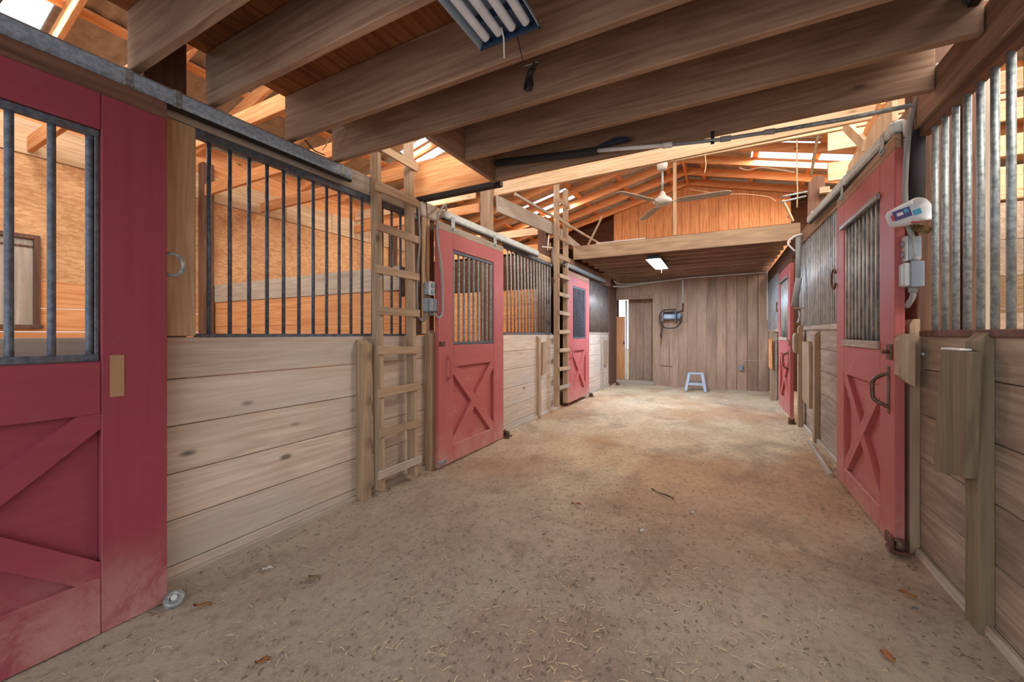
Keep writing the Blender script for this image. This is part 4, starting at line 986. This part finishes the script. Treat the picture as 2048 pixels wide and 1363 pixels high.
# hay strands and wires in the roof
def strand(label, pts, r=.004, mat='web'):
    tag(obj('twine_strand', MB().tube(spline(pts), r, 5), mat), label, 'twine')
strand('long twine sagging across the gable wall beneath the roof', [ony(1378, 378, 9.6), ony(1440, 387, 9.7), ony(1490, 388, 9.8), ony(1535, 393, 9.9), ony(1552, 402, 9.9)], .007)
strand('twine strand dangling beside the skylight above the right loft corner', [Vector((ony(1594, 345, 6.79).x, 6.79, roofz(ony(1594, 345, 6.79).x)+.01)), ony(1594, 345, 6.79), ony(1595, 380, 6.79), ony(1594, 415, 6.79)], .009)
strand('short twine dangling below the tie beam right of the fan', [ony(1410, 308, 4.20), ony(1412, 330, 4.20), ony(1409, 346, 4.20)], .004)
strand('dusty twine garland below the right skylight', [ony(1478, 335, 7.9), ony(1495, 340, 7.9), ony(1520, 335, 7.9), ony(1550, 338, 7.9), ony(1590, 345, 7.9)], .012)
strand('thin cable drooping from the joist end above the first grille', [ony(690, 253, 1.88), ony(664, 270, 1.86), ony(652, 290, 1.86), ony(645, 300, 1.9)], .004)
strand('dark wire below the joist ends above the steel track', [onx(610, 280, -2.43), onx(628, 300, -2.43), onx(650, 310, -2.43)], .004, 'blackw')

# ================================================================== LITTER ON THE FLOOR
def litter(name, n, mat, fn, label, cat, lmin, lmax, wd):
    mb = MB(); bm = mb.bm
    for _ in range(n):
        x, y = fn(); L = random.uniform(lmin, lmax); a = random.uniform(0, 2*PI); z = fz(x, y)+.0035
        d = Vector((math.cos(a), math.sin(a), random.uniform(-.05, .12))); s_ = Vector((-d.y, d.x, 0)).normalized()*wd*random.uniform(.6, 1.4)
        c = Vector((x, y, z)); k = Vector((0, 0, .002)); bend = s_*random.uniform(-2, 2)
        v = [bm.verts.new(q) for q in (c-d*L/2-s_, c-d*L/2+s_, c+s_+bend+k, c-s_+bend+k, c+d*L/2+s_, c+d*L/2-s_)]
        mb._face([v[0], v[1], v[2], v[3]]); mb._face([v[3], v[2], v[4], v[5]])
        w_ = [bm.verts.new(q.co-Vector((0, 0, .0016))) for q in v]
        mb._face([w_[3], w_[2], w_[1], w_[0]]); mb._face([w_[5], w_[4], w_[2], w_[3]])
        for i, j in ((0, 1), (1, 2), (2, 4), (4, 5), (5, 3), (3, 0)): mb._face([v[j], v[i], w_[i], w_[j]])
    tag(obj(name, mb, mat, base=(-.7, 2.0, 0)), label, cat, None, 'stuff')
def near_pt():
    while True:
        x = random.gauss(-.55, .75); y = abs(random.gauss(1.0, 1.5))+.4
        if LX+.08 < x < RX-.1 and y < 8: return x, y
litter('straw_litter', 1900, 'straw', near_pt, 'fine pale straw and chips scattered over the dirt aisle', 'straw', .008, .042, .0014)
litter('wood_shavings', 1500, 'shred', near_pt, 'dark shavings scattered over the near dirt aisle', 'shavings', .006, .022, .0016)
def edge_pt():
    s_ = random.random() < .5
    x = (LX+.04+abs(random.gauss(0, .12))) if s_ else (RX-.04-abs(random.gauss(0, .12)))
    return min(max(x, LX+.03), RX-.06), random.uniform(.6, 10)
litter('edge_litter', 700, 'shred', edge_pt, 'dark crumbs gathered along the foot of both stall fronts', 'litter', .006, .022, .002)
def leaf(label, px, py, L, wd, ang, mat='leaf', nm='dry_leaf', cat='leaf', th=.003):
    c = onz(px, py, 0); c.z = fz(c.x, c.y)+.004; d = Vector((math.cos(ang), math.sin(ang), 0)); s_ = Vector((-d.y, d.x, 0)); mb = MB(); pv = None
    for u, wv, h in ((-.5, .1, .012), (-.25, .8, .003), (.05, 1, .008), (.3, .7, .014), (.5, .08, .004)):
        p0 = c+d*L*u
        cur = [mb.bm.verts.new(q) for q in (p0-s_*wd*wv+Vector((0, 0, h+.006)), p0+Vector((0, 0, h*.4)), p0+s_*wd*wv+Vector((0, 0, h+.003)), p0+Vector((0, 0, h*.4+th)))]
        if pv:
            for i in range(4): mb._face([pv[i], pv[(i+1) % 4], cur[(i+1) % 4], cur[i]], True)
        else: mb._face(cur[::-1])
        pv = cur
    mb._face(pv); tag(obj(nm, mb, mat), label, cat)
leaf('curled brown leaf on the dirt just right of the grey guide wheel', 405, 1216, .075, .012, .6)
leaf('brown leaf on the dirt at the bottom left of the aisle', 525, 1326, .05, .014, .9)
leaf('dry curled leaf on the dirt near the green tinted board foot', 1815, 1195, .07, .012, 2.5)
leaf('tan leaf on the dirt at the bottom right', 1775, 1318, .055, .014, 2.2)
leaf('thin brown curled leaf in mid aisle left of centre', 1153, 1010, .07, .012, .2)
leaf('long dry twig lying in the middle of the aisle', 1325, 990, .22, .006, -.6, 'bronze', 'dry_twig', 'twig')
leaf('pale chip on the dirt in mid aisle', 1283, 1063, .035, .014, .4, 'white', 'pale_chip', 'chip')
leaf('pale chip farther back on the dirt in mid aisle', 1384, 1027, .03, .012, 1.2, 'white', 'pale_chip', 'chip')
leaf('white paper scrap on the dirt below the first plank wall', 533, 1141, .06, .016, .7, 'white', 'paper_scrap', 'paper')
leaf('green scrap on the dirt in front of the first plank wall', 628, 1160, .07, .022, .1, 'green' 'z', 'cloth_scrap', 'scrap')
leaf('small blue chip on the dirt at the right', 1830, 1224, .02, .006, .3, 'boxg', 'blue_chip', 'chip')
